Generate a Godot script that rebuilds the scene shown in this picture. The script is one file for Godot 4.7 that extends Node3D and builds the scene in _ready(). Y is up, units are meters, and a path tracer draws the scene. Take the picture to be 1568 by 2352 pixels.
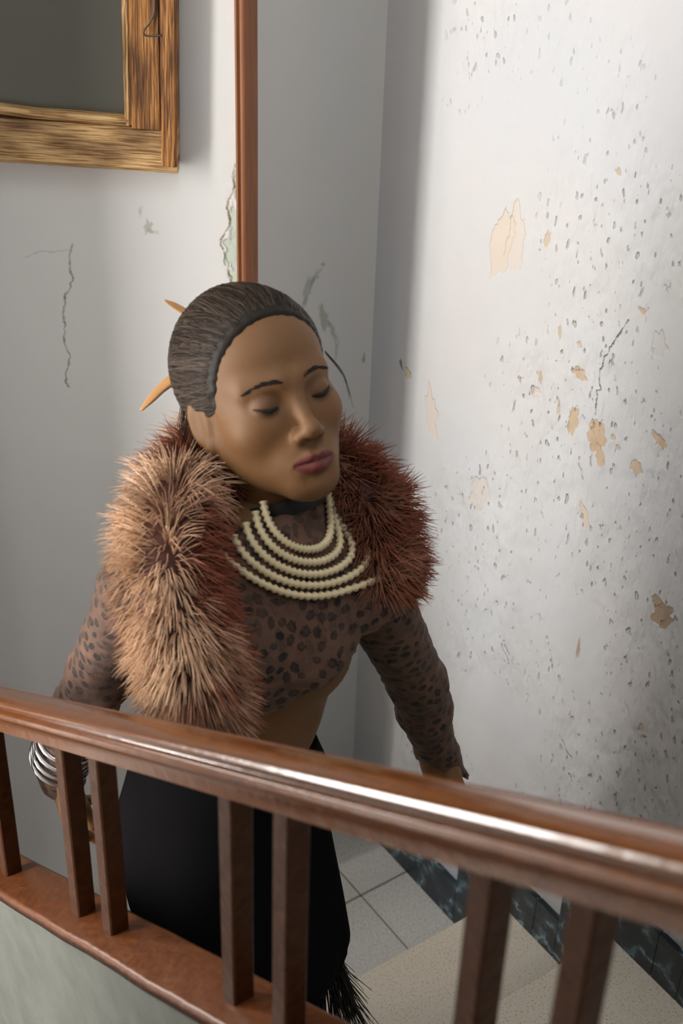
extends Node3D
# A woman climbing an old stairwell, seen over the brown-painted balustrade. Landing floor is y = 0; the right wall runs along z.

const EYE := 2.3077          # height of the camera over the landing
const WALL_X := 1.339        # right wall
const TREAD := 0.2624
const RISE := 0.17
const NOSE := -1.3362        # first nosing
const BACK_Z := -1.89
const RAIL_X := 0.466
var skin_mat: StandardMaterial3D
var M := {}
var rng := RandomNumberGenerator.new()
var used := {}
var corner := Vector3(1.034, 0, -1.70)              # outer corner with the timber post
var left_dir := Vector3(cos(deg_to_rad(36)), 0, sin(deg_to_rad(36)))
var left_out := Vector3(-sin(deg_to_rad(36)), 0, cos(deg_to_rad(36)))

func _ready():
	rng.seed = 7
	camera_and_light()
	materials()
	shell()
	stairs()
	skirting()
	railing()
	corner_post()
	sash_frame()
	woman()

# ------------------------------------------------------------------ camera, sky, light
func camera_and_light():
	var cam := Camera3D.new()
	cam.name = "camera"
	var fw := Vector3(0.47704107, -0.57307024, -0.66635)
	var r := Vector3(0.82444541, 0.02910318, 0.56519269)
	var u := Vector3(0.3045022, 0.81898932, -0.48634854)
	cam.transform = Transform3D(Basis(r, u, -fw), Vector3(0, EYE, 0))
	cam.near = 0.05
	cam.far = 60.0
	var lens := CameraAttributesPhysical.new()
	lens.frustum_focal_length = 12.0 / (1176.0 / 3514.408)
	lens.frustum_near = 0.05
	lens.frustum_far = 60.0
	lens.frustum_focus_distance = 2.05
	lens.exposure_aperture = 4.0
	cam.attributes = lens
	cam.current = true
	add_child(cam)
	var we := WorldEnvironment.new()
	we.name = "environment"
	var e := Environment.new()
	e.background_mode = Environment.BG_SKY
	var sky := Sky.new()
	var sm := ProceduralSkyMaterial.new()
	sm.sky_top_color = Color(0.62, 0.70, 0.80)
	sm.sky_horizon_color = Color(0.85, 0.86, 0.86)
	sm.ground_bottom_color = Color(0.42, 0.40, 0.38)
	sm.ground_horizon_color = Color(0.7, 0.7, 0.68)
	sky.sky_material = sm
	e.sky = sky
	e.background_energy_multiplier = 1.0
	e.tonemap_mode = Environment.TONE_MAPPER_LINEAR
	e.tonemap_exposure = 1.0
	e.sdfgi_enabled = true
	e.ssao_enabled = true
	e.ssil_enabled = true
	we.environment = e
	add_child(we)
	# daylight in the tall window of the far side wall
	area("window_daylight", Vector3(-0.95, 1.78, -1.70), Vector3(1, 0, 0), 0.30, 3.20, 7.4, Color(1.0, 0.985, 0.965))
	area("side_window_daylight", corner - left_dir * 1.33 - left_out * 0.02 + Vector3(0, 1.25, 0), left_out, 0.32, 1.5, 4.2, Color(1.0, 0.985, 0.965))
	# overhead fill added for soft light; its skylight is made up
	area("added_overhead_fill", Vector3(0.1, 4.25, 0.0), Vector3(0, -1, 0), 1.0, 1.0, 2.2, Color(0.965, 0.985, 0.985))

func area(called, at: Vector3, towards: Vector3, w: float, h: float, energy: float, c: Color):
	var l := AreaLight3D.new()
	l.name = called
	l.area_size = Vector2(w, h)
	l.light_energy = energy
	l.light_color = c
	l.area_range = 20.0
	l.area_attenuation = 2.0
	l.shadow_enabled = true
	add_child(l)
	var up := Vector3.UP if absf(towards.y) < 0.9 else Vector3.FORWARD
	l.transform = Transform3D(Basis.looking_at(towards, up), at)

# ------------------------------------------------------------------ mesh helpers: mb = {v, i, uv, c}
func mb() -> Dictionary:
	return {"v": PackedVector3Array(), "i": PackedInt32Array(), "uv": PackedVector2Array(), "c": PackedColorArray(), "closed": true}

func vert(m, p: Vector3, uv := Vector2.ZERO, c := Color.WHITE) -> int:
	m.v.append(p); m.uv.append(uv); m.c.append(c)
	return m.v.size() - 1

func quad(m, a: int, b: int, c: int, d: int):
	m.i.append_array(PackedInt32Array([a, b, c, a, c, d]))

func flat_quad(m, a: Vector3, b: Vector3, c: Vector3, d: Vector3, uvs = null, col := Color.WHITE):
	var k: int = m.v.size()
	var p := [a, b, c, d]
	for j in 4:
		vert(m, p[j], uvs[j] if uvs != null else Vector2.ZERO, col)
	quad(m, k, k + 1, k + 2, k + 3)

# Outward order for closed shapes: Godot's front faces run clockwise, so the signed volume must come out negative.
func finish(m, flip = null) -> ArrayMesh:
	var v: PackedVector3Array = m.v
	var idx: PackedInt32Array = m.i
	var vol := 0.0
	for k in range(0, idx.size(), 3):
		vol += v[idx[k]].dot(v[idx[k + 1]].cross(v[idx[k + 2]]))
	var turn: bool = (vol > 0.0) if flip == null else flip
	if turn:
		for k in range(0, idx.size(), 3):
			var t := idx[k + 1]
			idx[k + 1] = idx[k + 2]
			idx[k + 2] = t
	var n := PackedVector3Array()
	n.resize(v.size())
	for k in range(0, idx.size(), 3):
		var a := v[idx[k]]
		var f := (v[idx[k + 2]] - a).cross(v[idx[k + 1]] - a)
		n[idx[k]] += f; n[idx[k + 1]] += f; n[idx[k + 2]] += f
	for k in n.size():
		n[k] = n[k].normalized() if n[k].length_squared() > 1e-20 else Vector3.UP
	var arr := []
	arr.resize(Mesh.ARRAY_MAX)
	arr[Mesh.ARRAY_VERTEX] = v
	arr[Mesh.ARRAY_NORMAL] = n
	arr[Mesh.ARRAY_TEX_UV] = m.uv
	arr[Mesh.ARRAY_COLOR] = m.c
	arr[Mesh.ARRAY_INDEX] = idx
	var am := ArrayMesh.new()
	am.add_surface_from_arrays(Mesh.PRIMITIVE_TRIANGLES, arr)
	return am

func join(m, other):
	var k: int = m.v.size()
	m.v.append_array(other.v); m.uv.append_array(other.uv); m.c.append_array(other.c)
	for j in other.i:
		m.i.append(j + k)

# A closed outline (2D, in the plane of ex, ey) pushed from a to b; corners sharper than 35 degrees stay hard. uv: x along the length in metres, y round the outline.
func extrude(m, outline: PackedVector2Array, a: Vector3, b: Vector3, ex: Vector3, ey: Vector3, steps := 1, wob := 0.0, col := Color.WHITE):
	var n := outline.size()
	var cols := []       # [index in outline, v coordinate]
	var run := 0.0
	for k in n + 1:
		var p := outline[k % n]
		var q := outline[(k + n - 1) % n]
		var s := outline[(k + 1) % n]
		if k > 0:
			run += p.distance_to(q)
		var hard := absf((p - q).angle_to(s - p)) > 0.6
		cols.append([k % n, run])
		if hard and k > 0 and k < n:
			cols.append([k % n, run])
	var length := a.distance_to(b)
	var first: int = m.v.size()
	for t in steps + 1:
		var o := a.lerp(b, float(t) / steps)
		var sh := Vector2(rng.randf_range(-wob, wob), rng.randf_range(-wob, wob)) if wob > 0.0 else Vector2.ZERO
		for c in cols:
			var p: Vector2 = outline[c[0]] + sh
			vert(m, o + ex * p.x + ey * p.y, Vector2(length * t / steps, c[1]), col)
	var w := cols.size()
	for t in steps:
		for k in w - 1:
			if cols[k][0] == cols[k + 1][0]:
				continue
			var q0 := first + t * w + k
			quad(m, q0, q0 + 1, q0 + w + 1, q0 + w)
	var tri := Geometry2D.triangulate_polygon(outline)
	for e in 2:
		var o2 := a if e == 0 else b
		var base: int = m.v.size()
		for p in outline:
			vert(m, o2 + ex * p.x + ey * p.y, p, col)
		# winding of the caps against that of the sides
		var area2 := 0.0
		for k in n:
			area2 += outline[k].cross(outline[(k + 1) % n])
		for k in range(0, tri.size(), 3):
			var tr := [tri[k], tri[k + 1], tri[k + 2]]
			var ar: float = (outline[tr[1]] - outline[tr[0]]).cross(outline[tr[2]] - outline[tr[0]])
			var same: bool = (ar > 0.0) == (area2 > 0.0)
			if same == (e == 0):
				m.i.append_array(PackedInt32Array([base + tr[0], base + tr[2], base + tr[1]]))
			else:
				m.i.append_array(PackedInt32Array([base + tr[0], base + tr[1], base + tr[2]]))

func rect(w: float, h: float, bevel := 0.002, at := Vector2.ZERO) -> PackedVector2Array:
	var x := w / 2.0
	var y := h / 2.0
	var o := PackedVector2Array()
	for q in [[-x + bevel, -y], [x - bevel, -y], [x, -y + bevel], [x, y - bevel], [x - bevel, y], [-x + bevel, y], [-x, y - bevel], [-x, -y + bevel]]:
		o.append(Vector2(q[0], q[1]) + at)
	return o

# An upright or lying box between two corners, pushed along its longest side, edges taken off.
func box(m, lo: Vector3, hi: Vector3, bevel := 0.002, along := -1):
	var d := hi - lo
	var ax: int = along if along >= 0 else d.max_axis_index()
	var c := (lo + hi) / 2.0
	var e := [Vector3.RIGHT, Vector3.UP, Vector3.BACK]
	var i1 := (ax + 1) % 3
	var i2 := (ax + 2) % 3
	extrude(m, rect(d[i1], d[i2], minf(bevel, minf(d[i1], d[i2]) * 0.3)), c - e[ax] * d[ax] / 2.0, c + e[ax] * d[ax] / 2.0, e[i1], e[i2])

# A tube through points with a radius at each.
func tube(m, pts: Array, radii: Array, sides := 8, col := Color.WHITE, flat := 1.0, cap := true, col2 = null):
	var n := pts.size()
	var first: int = m.v.size()
	var t0: Vector3 = (pts[1] - pts[0]).normalized()
	var nrm := t0.cross(Vector3.UP if absf(t0.y) < 0.9 else Vector3.RIGHT).normalized()
	for k in n:
		var t: Vector3 = (pts[mini(k + 1, n - 1)] - pts[maxi(k - 1, 0)]).normalized()
		nrm = (nrm - t * nrm.dot(t)).normalized()
		var bn := t.cross(nrm)
		var cc: Color = col if col2 == null else col.lerp(col2, float(k) / (n - 1))
		for s in sides:
			var a := TAU * s / sides
			vert(m, pts[k] + (nrm * cos(a) + bn * sin(a) * flat) * radii[k], Vector2(float(k), float(s) / sides), cc)
	for k in n - 1:
		for s in sides:
			var s2 := (s + 1) % sides
			quad(m, first + k * sides + s, first + k * sides + s2, first + (k + 1) * sides + s2, first + (k + 1) * sides + s)
	if cap:
		for e in 2:
			var k := 0 if e == 0 else n - 1
			var ce := vert(m, pts[k], Vector2.ZERO, m.c[first + k * sides])
			for s in sides:
				var s2 := (s + 1) % sides
				if e == 0:
					m.i.append_array(PackedInt32Array([ce, first + k * sides + s2, first + k * sides + s]))
				else:
					m.i.append_array(PackedInt32Array([ce, first + k * sides + s, first + k * sides + s2]))

func curve(pts: Array, n: int) -> Array:       # Catmull-Rom through points
	var out := []
	var m := pts.size() - 1
	for k in n + 1:
		var x := float(k) / n * m
		var j := mini(int(x), m - 1)
		var p0 = pts[maxi(j - 1, 0)]
		var p3 = pts[mini(j + 2, m)]
		out.append(pts[j].cubic_interpolate(pts[j + 1], p0, p3, x - j))
	return out

func spread(vals: Array, n: int) -> Array:
	var out := []
	var m := vals.size() - 1
	for k in n + 1:
		var x := float(k) / n * m
		var j := mini(int(x), m - 1)
		out.append(lerpf(vals[j], vals[j + 1], smoothstep(0.0, 1.0, x - j)))
	return out

func numbered(called: String) -> String:
	var k: int = used.get(called, 0)
	used[called] = k + 1
	return called if k == 0 else "%s_%03d" % [called, k]

func obj(called: String, m, material: Material, parent: Node = self, flip = null) -> MeshInstance3D:
	var o := MeshInstance3D.new()
	o.name = numbered(called) if parent == self else called
	o.mesh = m if m is Mesh else finish(m, flip)
	o.mesh.surface_set_material(0, material)
	parent.add_child(o, true)
	return o

func tag(o: Node, label: String, category := "", group := "", kind := ""):
	if label: o.set_meta("label", label)
	if category: o.set_meta("category", category)
	if group: o.set_meta("group", group)
	if kind: o.set_meta("kind", kind)

func thing(called: String, label: String, category: String, at := Vector3.ZERO) -> Node3D:
	var o := Node3D.new()
	o.name = numbered(called)
	add_child(o)
	o.position = at
	tag(o, label, category)
	return o

func struct(called: String, m, material: Material, label := "", flip = null) -> MeshInstance3D:
	var o := obj(called, m, material, self, flip)
	tag(o, label, "", "", "structure")
	return o

# ------------------------------------------------------------------ materials
func fnl(seed_: int, freq: float, octaves := 4, kind := FastNoiseLite.TYPE_SIMPLEX_SMOOTH) -> FastNoiseLite:
	var n := FastNoiseLite.new()
	n.seed = seed_
	n.frequency = freq
	n.noise_type = kind
	n.fractal_type = FastNoiseLite.FRACTAL_FBM
	n.fractal_octaves = octaves
	return n

func ntex(n: FastNoiseLite, w: int, h: int, ramp = null) -> NoiseTexture2D:
	var t := NoiseTexture2D.new()
	t.width = w; t.height = h
	t.noise = n
	t.seamless = true
	t.seamless_blend_skirt = 0.15
	if ramp != null:
		var g := Gradient.new()
		var off := PackedFloat32Array()
		var cs := PackedColorArray()
		for q in ramp:
			off.append(q[0]); cs.append(q[1])
		g.offsets = off
		g.colors = cs
		t.color_ramp = g
	return t

func sm(c: Color, rough := 0.8, called := "") -> StandardMaterial3D:
	var m := StandardMaterial3D.new()
	m.albedo_color = c
	m.roughness = rough
	m.resource_name = called
	return m

func tri(m: StandardMaterial3D, scale: Vector3):
	m.uv1_triplanar = true
	m.uv1_world_triplanar = true
	m.uv1_scale = scale

func materials():
	# plain lime-washed plaster
	M.plaster = sm(Color(0.885, 0.88, 0.872), 0.92, "plaster")
	M.plaster.heightmap_enabled = true
	M.plaster.heightmap_texture = ntex(fnl(3, 0.02, 5), 512, 512)
	M.plaster.heightmap_scale = 0.06
	tri(M.plaster, Vector3(1.6, 1.6, 1.6))
	M.parapet = sm(Color(0.40, 0.41, 0.385), 0.9, "parapet plaster")
	M.parapet.albedo_texture = ntex(fnl(5, 0.012, 5), 512, 512, [[0.0, Color(0.88, 0.88, 0.86)], [1.0, Color(1, 1, 1)]])
	M.parapet.heightmap_enabled = true
	M.parapet.heightmap_texture = ntex(fnl(9, 0.02, 5), 512, 512)
	M.parapet.heightmap_scale = 0.06
	tri(M.parapet, Vector3(2.2, 2.2, 2.2))
	# brown gloss paint on timber and on the parapet cap
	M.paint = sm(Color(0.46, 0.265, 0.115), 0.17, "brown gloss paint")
	M.paint.metallic_specular = 0.6
	M.paint.clearcoat_enabled = true
	M.paint.clearcoat = 0.35
	M.paint.clearcoat_roughness = 0.07
	M.paint.albedo_texture = ntex(fnl(11, 0.03, 5), 512, 512, [[0.0, Color(0.82, 0.78, 0.74)], [0.75, Color(1, 1, 1)], [1.0, Color(1, 1, 1)]])
	M.paint.heightmap_enabled = true
	M.paint.heightmap_texture = ntex(fnl(13, 0.02, 3), 512, 512)
	M.paint.heightmap_scale = 0.05
	tri(M.paint, Vector3(3, 3, 3))
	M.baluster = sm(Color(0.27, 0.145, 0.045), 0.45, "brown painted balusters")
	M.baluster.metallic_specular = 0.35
	M.baluster.albedo_texture = M.paint.albedo_texture
	M.baluster.heightmap_enabled = true
	M.baluster.heightmap_texture = M.paint.heightmap_texture
	M.baluster.heightmap_scale = 0.12
	tri(M.baluster, Vector3(3, 3, 3))
	M.cap = sm(Color(0.41, 0.23, 0.105), 0.42, "brown painted cap")
	M.cap.albedo_texture = M.paint.albedo_texture
	M.cap.heightmap_enabled = true
	M.cap.heightmap_texture = M.paint.heightmap_texture
	M.cap.heightmap_scale = 0.25
	tri(M.cap, Vector3(3, 3, 3))
	M.chip = sm(Color(0.86, 0.80, 0.74), 0.7, "chipped paint")
	M.post = sm(Color(0.55, 0.32, 0.14), 0.5, "orange brown post")
	M.post.albedo_texture = ntex(fnl(17, 0.02, 4), 256, 256, [[0.0, Color(0.8, 0.76, 0.72)], [1.0, Color(1, 1, 1)]])
	tri(M.post, Vector3(18, 1.2, 18))
	# speckled beige stone of the treads and the landing
	M.stone = sm(Color(0.885, 0.845, 0.78), 0.55, "beige speckled stone")
	var sp := fnl(21, 0.09, 3)
	M.stone.albedo_texture = ntex(sp, 512, 512, [[0.0, Color(0.78, 0.66, 0.52)], [0.24, Color(0.88, 0.82, 0.74)], [0.4, Color(1, 1, 1)], [0.85, Color(0.97, 0.97, 0.97)], [1.0, Color(1, 1, 1)]])
	tri(M.stone, Vector3(4.5, 4.5, 4.5))
	M.floor_tile = sm(Color(0.90, 0.895, 0.875), 0.5, "grey terrazzo tile")
	M.floor_tile.albedo_texture = ntex(fnl(22, 0.07, 4), 512, 512, [[0.0, Color(0.78, 0.72, 0.66)], [0.3, Color(0.92, 0.91, 0.9)], [0.8, Color(0.98, 0.98, 0.98)], [0.93, Color(1, 1, 1)], [1.0, Color(1, 1, 1)]])
	tri(M.floor_tile, Vector3(4.0, 4.0, 4.0))
	M.well = sm(Color(0.24, 0.18, 0.14), 0.7, "dark well floor")
	M.grout = sm(Color(0.42, 0.41, 0.39), 0.9, "grout")
	# veined dark marble
	M.marble = sm(Color(1, 1, 1), 0.28, "dark veined marble")
	var mv := fnl(31, 0.011, 4)
	mv.fractal_type = FastNoiseLite.FRACTAL_RIDGED
	mv.domain_warp_enabled = true
	mv.domain_warp_amplitude = 45.0
	mv.domain_warp_frequency = 0.012
	M.marble.albedo_texture = ntex(mv, 512, 512, [[0.0, Color(0.07, 0.10, 0.125)], [0.42, Color(0.10, 0.145, 0.175)], [0.66, Color(0.16, 0.22, 0.26)], [0.80, Color(0.34, 0.43, 0.48)], [0.9, Color(0.62, 0.70, 0.74)], [1.0, Color(0.72, 0.78, 0.80)]])
	tri(M.marble, Vector3(3.0, 1.7, 1.7))
	# old stripped pine of the hanging sash
	for q in [["pine", [[0.0, Color(0.40, 0.24, 0.10)], [0.38, Color(0.56, 0.36, 0.17)], [0.55, Color(0.68, 0.46, 0.23)], [1.0, Color(0.80, 0.59, 0.34)]], 41], ["pale_pine", [[0.0, Color(0.52, 0.36, 0.20)], [0.34, Color(0.68, 0.51, 0.31)], [0.5, Color(0.82, 0.66, 0.45)], [1.0, Color(0.88, 0.75, 0.56)]], 44]]:
		var m := sm(Color(1, 1, 1), 0.62, q[0])
		var g := fnl(q[2], 0.02, 5)
		m.albedo_texture = ntex(g, 512, 512, q[1])
		m.uv1_scale = Vector3(1.3, 24.0, 1)
		m.vertex_color_use_as_albedo = true
		m.heightmap_enabled = true
		m.heightmap_texture = ntex(fnl(q[2] + 1, 0.05, 3), 256, 256)
		m.heightmap_scale = 0.10
		M[q[0]] = m
	M.metal = sm(Color(0.40, 0.36, 0.33), 0.45, "old wire")
	M.metal.metallic = 0.7
	# the dark glass of the sash
	M.glass = sm(Color(0.36, 0.355, 0.325), 0.12, "dark glass")
	# wear on the walls
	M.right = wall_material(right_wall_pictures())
	M.left = wall_material(left_wall_pictures())
	M.back = wall_material(back_wall_pictures())

func wall_material(pics: Array) -> StandardMaterial3D:
	var m := sm(Color(1, 1, 1), 0.93, "worn plaster")
	m.albedo_texture = ImageTexture.create_from_image(pics[0])
	m.heightmap_enabled = true
	m.heightmap_texture = ImageTexture.create_from_image(pics[1])
	m.heightmap_scale = pics[2]
	return m

const PLASTER := Color(0.885, 0.88, 0.872)

# bytes of a noise picture, stretched
func nbytes(n: FastNoiseLite, w: int, h: int, sx := 1.0, sy := 1.0) -> PackedByteArray:
	var im := n.get_image(int(w / sx), int(h / sy), false, false, false)
	im.convert(Image.FORMAT_L8)
	if im.get_width() != w or im.get_height() != h:
		im.resize(w, h, Image.INTERPOLATE_CUBIC)
	return im.get_data()

# A patch of lost paint: blends a colour in and sinks the surface, with a ragged edge.
func patch(col: Image, hgt: Image, cx: float, cy: float, rx: float, ry: float, turn: float, c: Color, strength: float, sink: float, seed_: int, ragged := 0.27):
	var n := fnl(seed_, 1.0, 2)
	var px: float = 640.0 / col.get_meta("px", 640.0)
	var big := maxf(rx, ry) * 1.7
	var w := col.get_width()
	var h := col.get_height()
	for y in range(maxi(0, int(cy - big)), mini(h, int(cy + big) + 1)):
		for x in range(maxi(0, int(cx - big)), mini(w, int(cx + big) + 1)):
			var d := Vector2(x - cx, y - cy).rotated(-turn)
			d = Vector2(d.x / rx, d.y / ry)
			var a := d.angle()
			var edge := 1.0 + ragged * (n.get_noise_2d(cos(a) * 0.9, sin(a) * 0.9) * 1.5 + 0.5 * n.get_noise_2d(x * 0.16 * px, y * 0.11 * px))
			var k := clampf((edge - d.length()) * minf(rx, ry) * 0.55, 0.0, 1.0)
			if k > 0.0:
				col.set_pixel(x, y, col.get_pixel(x, y).lerp(c, k * strength))
				var hh := hgt.get_pixel(x, y).r
				hgt.set_pixel(x, y, Color(1, 1, 1) * clampf(hh - sink * k, 0.0, 1.0))

func crack(col: Image, hgt: Image, pts: Array, width: float, c: Color, strength := 0.7, sink := 0.3):
	var nz := fnl(int(pts[0].x + pts[0].y), 0.035, 4)
	for k in pts.size() - 1:
		var a: Vector2 = pts[k]
		var b: Vector2 = pts[k + 1]
		var n := int(a.distance_to(b)) + 1
		for t in n * 2:
			var p := a.lerp(b, float(t) / (n * 2))
			p += Vector2(nz.get_noise_2d(p.y, p.x), nz.get_noise_2d(p.x + 300.0, p.y)) * 5.0
			var wd := width * (0.7 + 0.8 * nz.get_noise_1d(p.y * 2.0))
			for dx in range(-int(wd) - 1, int(wd) + 2):
				var q := Vector2i(int(p.x) + dx, int(p.y))
				var f := clampf(wd + 0.5 - absf(q.x + 0.5 - p.x), 0.0, 1.0)
				if f <= 0.0 or q.x < 0 or q.y < 0 or q.x >= col.get_width() or q.y >= col.get_height():
					continue
				col.set_pixelv(q, col.get_pixelv(q).lerp(c, strength * 0.6 * f))
				hgt.set_pixelv(q, Color(1, 1, 1) * maxf(0.0, hgt.get_pixelv(q).r - sink * 0.5 * f))

# Right wall: u runs from z = -1.95 over 1.6 m, v from y = 2.12 down; 1536 x 2048 pixels (960 a metre)
func right_wall_pictures() -> Array:
	var w := 1536
	var h := 2048
	var fine := nbytes(fnl(101, 0.045, 4), w, h, 1.0, 2.0)
	var pits := nbytes(fnl(102, 0.075, 3), w, h, 1.0, 2.4)
	var where := nbytes(fnl(103, 0.0042, 4), w, h, 2.0, 2.0)
	var broad := nbytes(fnl(104, 0.006, 3), w, h, 4.0, 4.0)
	var lumps := nbytes(fnl(105, 0.016, 4), w, h, 1.0, 1.6)
	var hb := PackedByteArray()
	hb.resize(w * h)
	var cb := PackedByteArray()
	cb.resize(w * h * 3)
	for y in h:
		for x in w:
			var k := y * w + x
			var rough := clampf((where[k] - 92) / 62.0, 0.10, 1.0) * smoothstep(180.0, 420.0, float(x))
			var v := 160.0 + (fine[k] - 128) * 0.30 * rough + (lumps[k] - 128) * 0.62 * (0.25 + 0.75 * rough)
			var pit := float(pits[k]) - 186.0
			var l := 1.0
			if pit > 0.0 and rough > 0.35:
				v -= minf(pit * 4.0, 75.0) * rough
				l -= clampf(pit / 16.0, 0.0, 1.0) * rough * 0.10  # shade inside the pits, painted into the colour besides the relief
			hb[k] = int(clampf(v, 0, 255))
			var b := (broad[k] - 128) / 128.0
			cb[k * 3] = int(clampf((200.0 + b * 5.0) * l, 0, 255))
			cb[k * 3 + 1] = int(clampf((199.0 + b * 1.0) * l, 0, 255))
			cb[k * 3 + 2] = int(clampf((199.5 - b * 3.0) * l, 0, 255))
	var hgt := Image.create_from_data(w, h, false, Image.FORMAT_L8, hb)
	var col := Image.create_from_data(w, h, false, Image.FORMAT_RGB8, cb)
	col.set_meta("px", 960.0)
	var beige := Color(0.755, 0.655, 0.545)
	var faint := Color(0.82, 0.755, 0.69)
	var brown := Color(0.66, 0.56, 0.46)
	# [z, y, half width, half height (metres), turn, colour, strength]
	var spots := [
		[-1.505, 1.381, 0.022, 0.055, 0.2, faint, 0.75], [-1.477, 1.40, 0.02, 0.05, 0.0, faint, 0.5], [-1.318, 1.263, 0.014, 0.010, 0.2, beige, 0.9], [-1.318, 1.186, 0.010, 0.026, 0.1, beige, 0.9],
		[-1.27, 1.186, 0.019, 0.025, 0.1, beige, 0.92], [-1.258, 1.160, 0.009, 0.020, -0.3, beige, 0.9], [-1.156, 1.24, 0.016, 0.008, 0.35, beige, 0.9], [-1.188, 1.179, 0.011, 0.012, 0.6, beige, 0.8],
		[-1.394, 1.219, 0.005, 0.012, -0.2, beige, 0.8], [-1.366, 1.304, 0.004, 0.012, -0.2, beige, 0.8], [-1.221, 1.402, 0.008, 0.005, 0.0, beige, 0.9], [-1.297, 1.564, 0.006, 0.005, 0.2, beige, 0.8],
		[-1.413, 1.426, 0.006, 0.014, 0.2, beige, 0.7], [-1.398, 1.195, 0.009, 0.006, 0.0, faint, 0.8], [-1.096, 0.982, 0.017, 0.026, 0.5, brown, 0.85], [-1.110, 1.0, 0.012, 0.010, 0.5, brown, 0.8], [-1.242, 0.819, 0.004, 0.022, 0.0, brown, 0.8],
		[-1.097, 0.772, 0.005, 0.009, 0.0, beige, 0.9], [-1.271, 1.052, 0.008, 0.022, -0.5, faint, 0.9], [-1.633, 1.033, 0.016, 0.045, -0.2, faint, 0.6], [-1.349, 1.188, 0.004, 0.012, 0.0, beige, 0.7], [-1.5, 0.958, 0.02, 0.035, 0.3, faint, 0.4],
		[-1.325, 1.304, 0.006, 0.005, 0.5, beige, 0.6], [-1.72, 1.083, 0.004, 0.010, -0.4, Color(0.40, 0.45, 0.38), 0.9], [-1.70, 1.075, 0.010, 0.010, -0.5, Color(0.74, 0.70, 0.56), 0.8], [-1.238, 1.200, 0.005, 0.006, 0.3, beige, 0.7], [-1.226, 1.19, 0.005, 0.005, 0.3, beige, 0.7],
		[-1.183, 1.371, 0.013, 0.02, 0.0, Color(0.76, 0.74, 0.71), 0.35],
	]
	for k in spots.size():
		var s = spots[k]
		patch(col, hgt, (s[0] + 1.95) * 960.0, (2.12 - s[1]) * 960.0, s[2] * 960.0, s[3] * 960.0, s[4], s[5], s[6], 0.13, 300 + k)
	var line := []
	for q in [[-1.244, 1.378], [-1.268, 1.324], [-1.276, 1.30], [-1.279, 1.285], [-1.272, 1.26], [-1.278, 1.252], [-1.275, 1.215]]:
		line.append(Vector2((q[0] + 1.95) * 960.0, (2.12 - q[1]) * 960.0))
	crack(col, hgt, line, 1.0, Color(0.45, 0.43, 0.40), 0.6, 0.25)
	for q in [[-1.41, 0.71, -1.385, 0.682], [-1.402, 0.716, -1.39, 0.70], [-1.245, 0.628, -1.222, 0.607]]:
		crack(col, hgt, [Vector2((q[0] + 1.95) * 960.0, (2.12 - q[1]) * 960.0), Vector2((q[2] + 1.95) * 960.0, (2.12 - q[3]) * 960.0)], 1.2, Color(0.35, 0.36, 0.36), 0.6, 0.1)
	return [col, hgt, 1.1]

func quiet(w: int, h: int, seed_: int) -> Array:
	var fine := nbytes(fnl(seed_, 0.03, 5), w, h)
	var hb := PackedByteArray()
	hb.resize(w * h)
	for k in w * h:
		hb[k] = int(150 + (fine[k] - 128) * 0.12)
	var col := Image.create(w, h, false, Image.FORMAT_RGB8)
	col.fill(PLASTER)
	return [col, Image.create_from_data(w, h, false, Image.FORMAT_L8, hb)]

# Left wall: u runs from 0.8 m left of the post to the post, v from y = 2.0 down 1.6 m; 640 pixels a metre
func left_wall_pictures() -> Array:
	var p := quiet(512, 1024, 120)
	var col: Image = p[0]
	var hgt: Image = p[1]
	var to := func(s: float, y: float) -> Vector2: return Vector2((s + 0.8) * 640.0, (2.0 - y) * 640.0)
	crack(col, hgt, [to.call(-0.247, 1.366), to.call(-0.252, 1.316), to.call(-0.262, 1.276), to.call(-0.268, 1.218), to.call(-0.267, 1.18), to.call(-0.271, 1.13)], 1.0, Color(0.42, 0.42, 0.40), 0.6, 0.2)
	crack(col, hgt, [to.call(-0.313, 1.343), to.call(-0.276, 1.354), to.call(-0.247, 1.352)], 0.6, Color(0.6, 0.59, 0.57), 0.3, 0.08)
	# paint lifted along the post, an older mint coat under it
	for q in [[-0.006, 1.46, 0.010, 0.04], [-0.010, 1.40, 0.014, 0.05], [-0.012, 1.365, 0.018, 0.03], [-0.008, 1.32, 0.016, 0.05], [-0.008, 1.26, 0.016, 0.05]]:
		var a: Vector2 = to.call(q[0], q[1])
		patch(col, hgt, a.x, a.y, q[2] * 640.0, q[3] * 640.0, 0.0, Color(0.77, 0.82, 0.77), 0.9, 0.45, 500 + int(q[1] * 100), 0.3)
	for q in [[-0.137, 1.397, 0.006, 0.012], [-0.147, 1.42, 0.003, 0.010], [-0.132, 1.39, 0.010, 0.004]]:
		var a: Vector2 = to.call(q[0], q[1])
		patch(col, hgt, a.x, a.y, q[2] * 640.0, q[3] * 640.0, 0.2, Color(0.55, 0.53, 0.46), 0.4, 0.1, 520 + int(q[1] * 100), 0.5)
	crack(col, hgt, [to.call(-0.013, 1.49), to.call(-0.022, 1.434), to.call(-0.021, 1.41), to.call(-0.030, 1.375), to.call(-0.027, 1.345), to.call(-0.021, 1.315)], 0.8, Color(0.45, 0.40, 0.26), 0.7, 0.2)
	return [col, hgt, 0.3]

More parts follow.
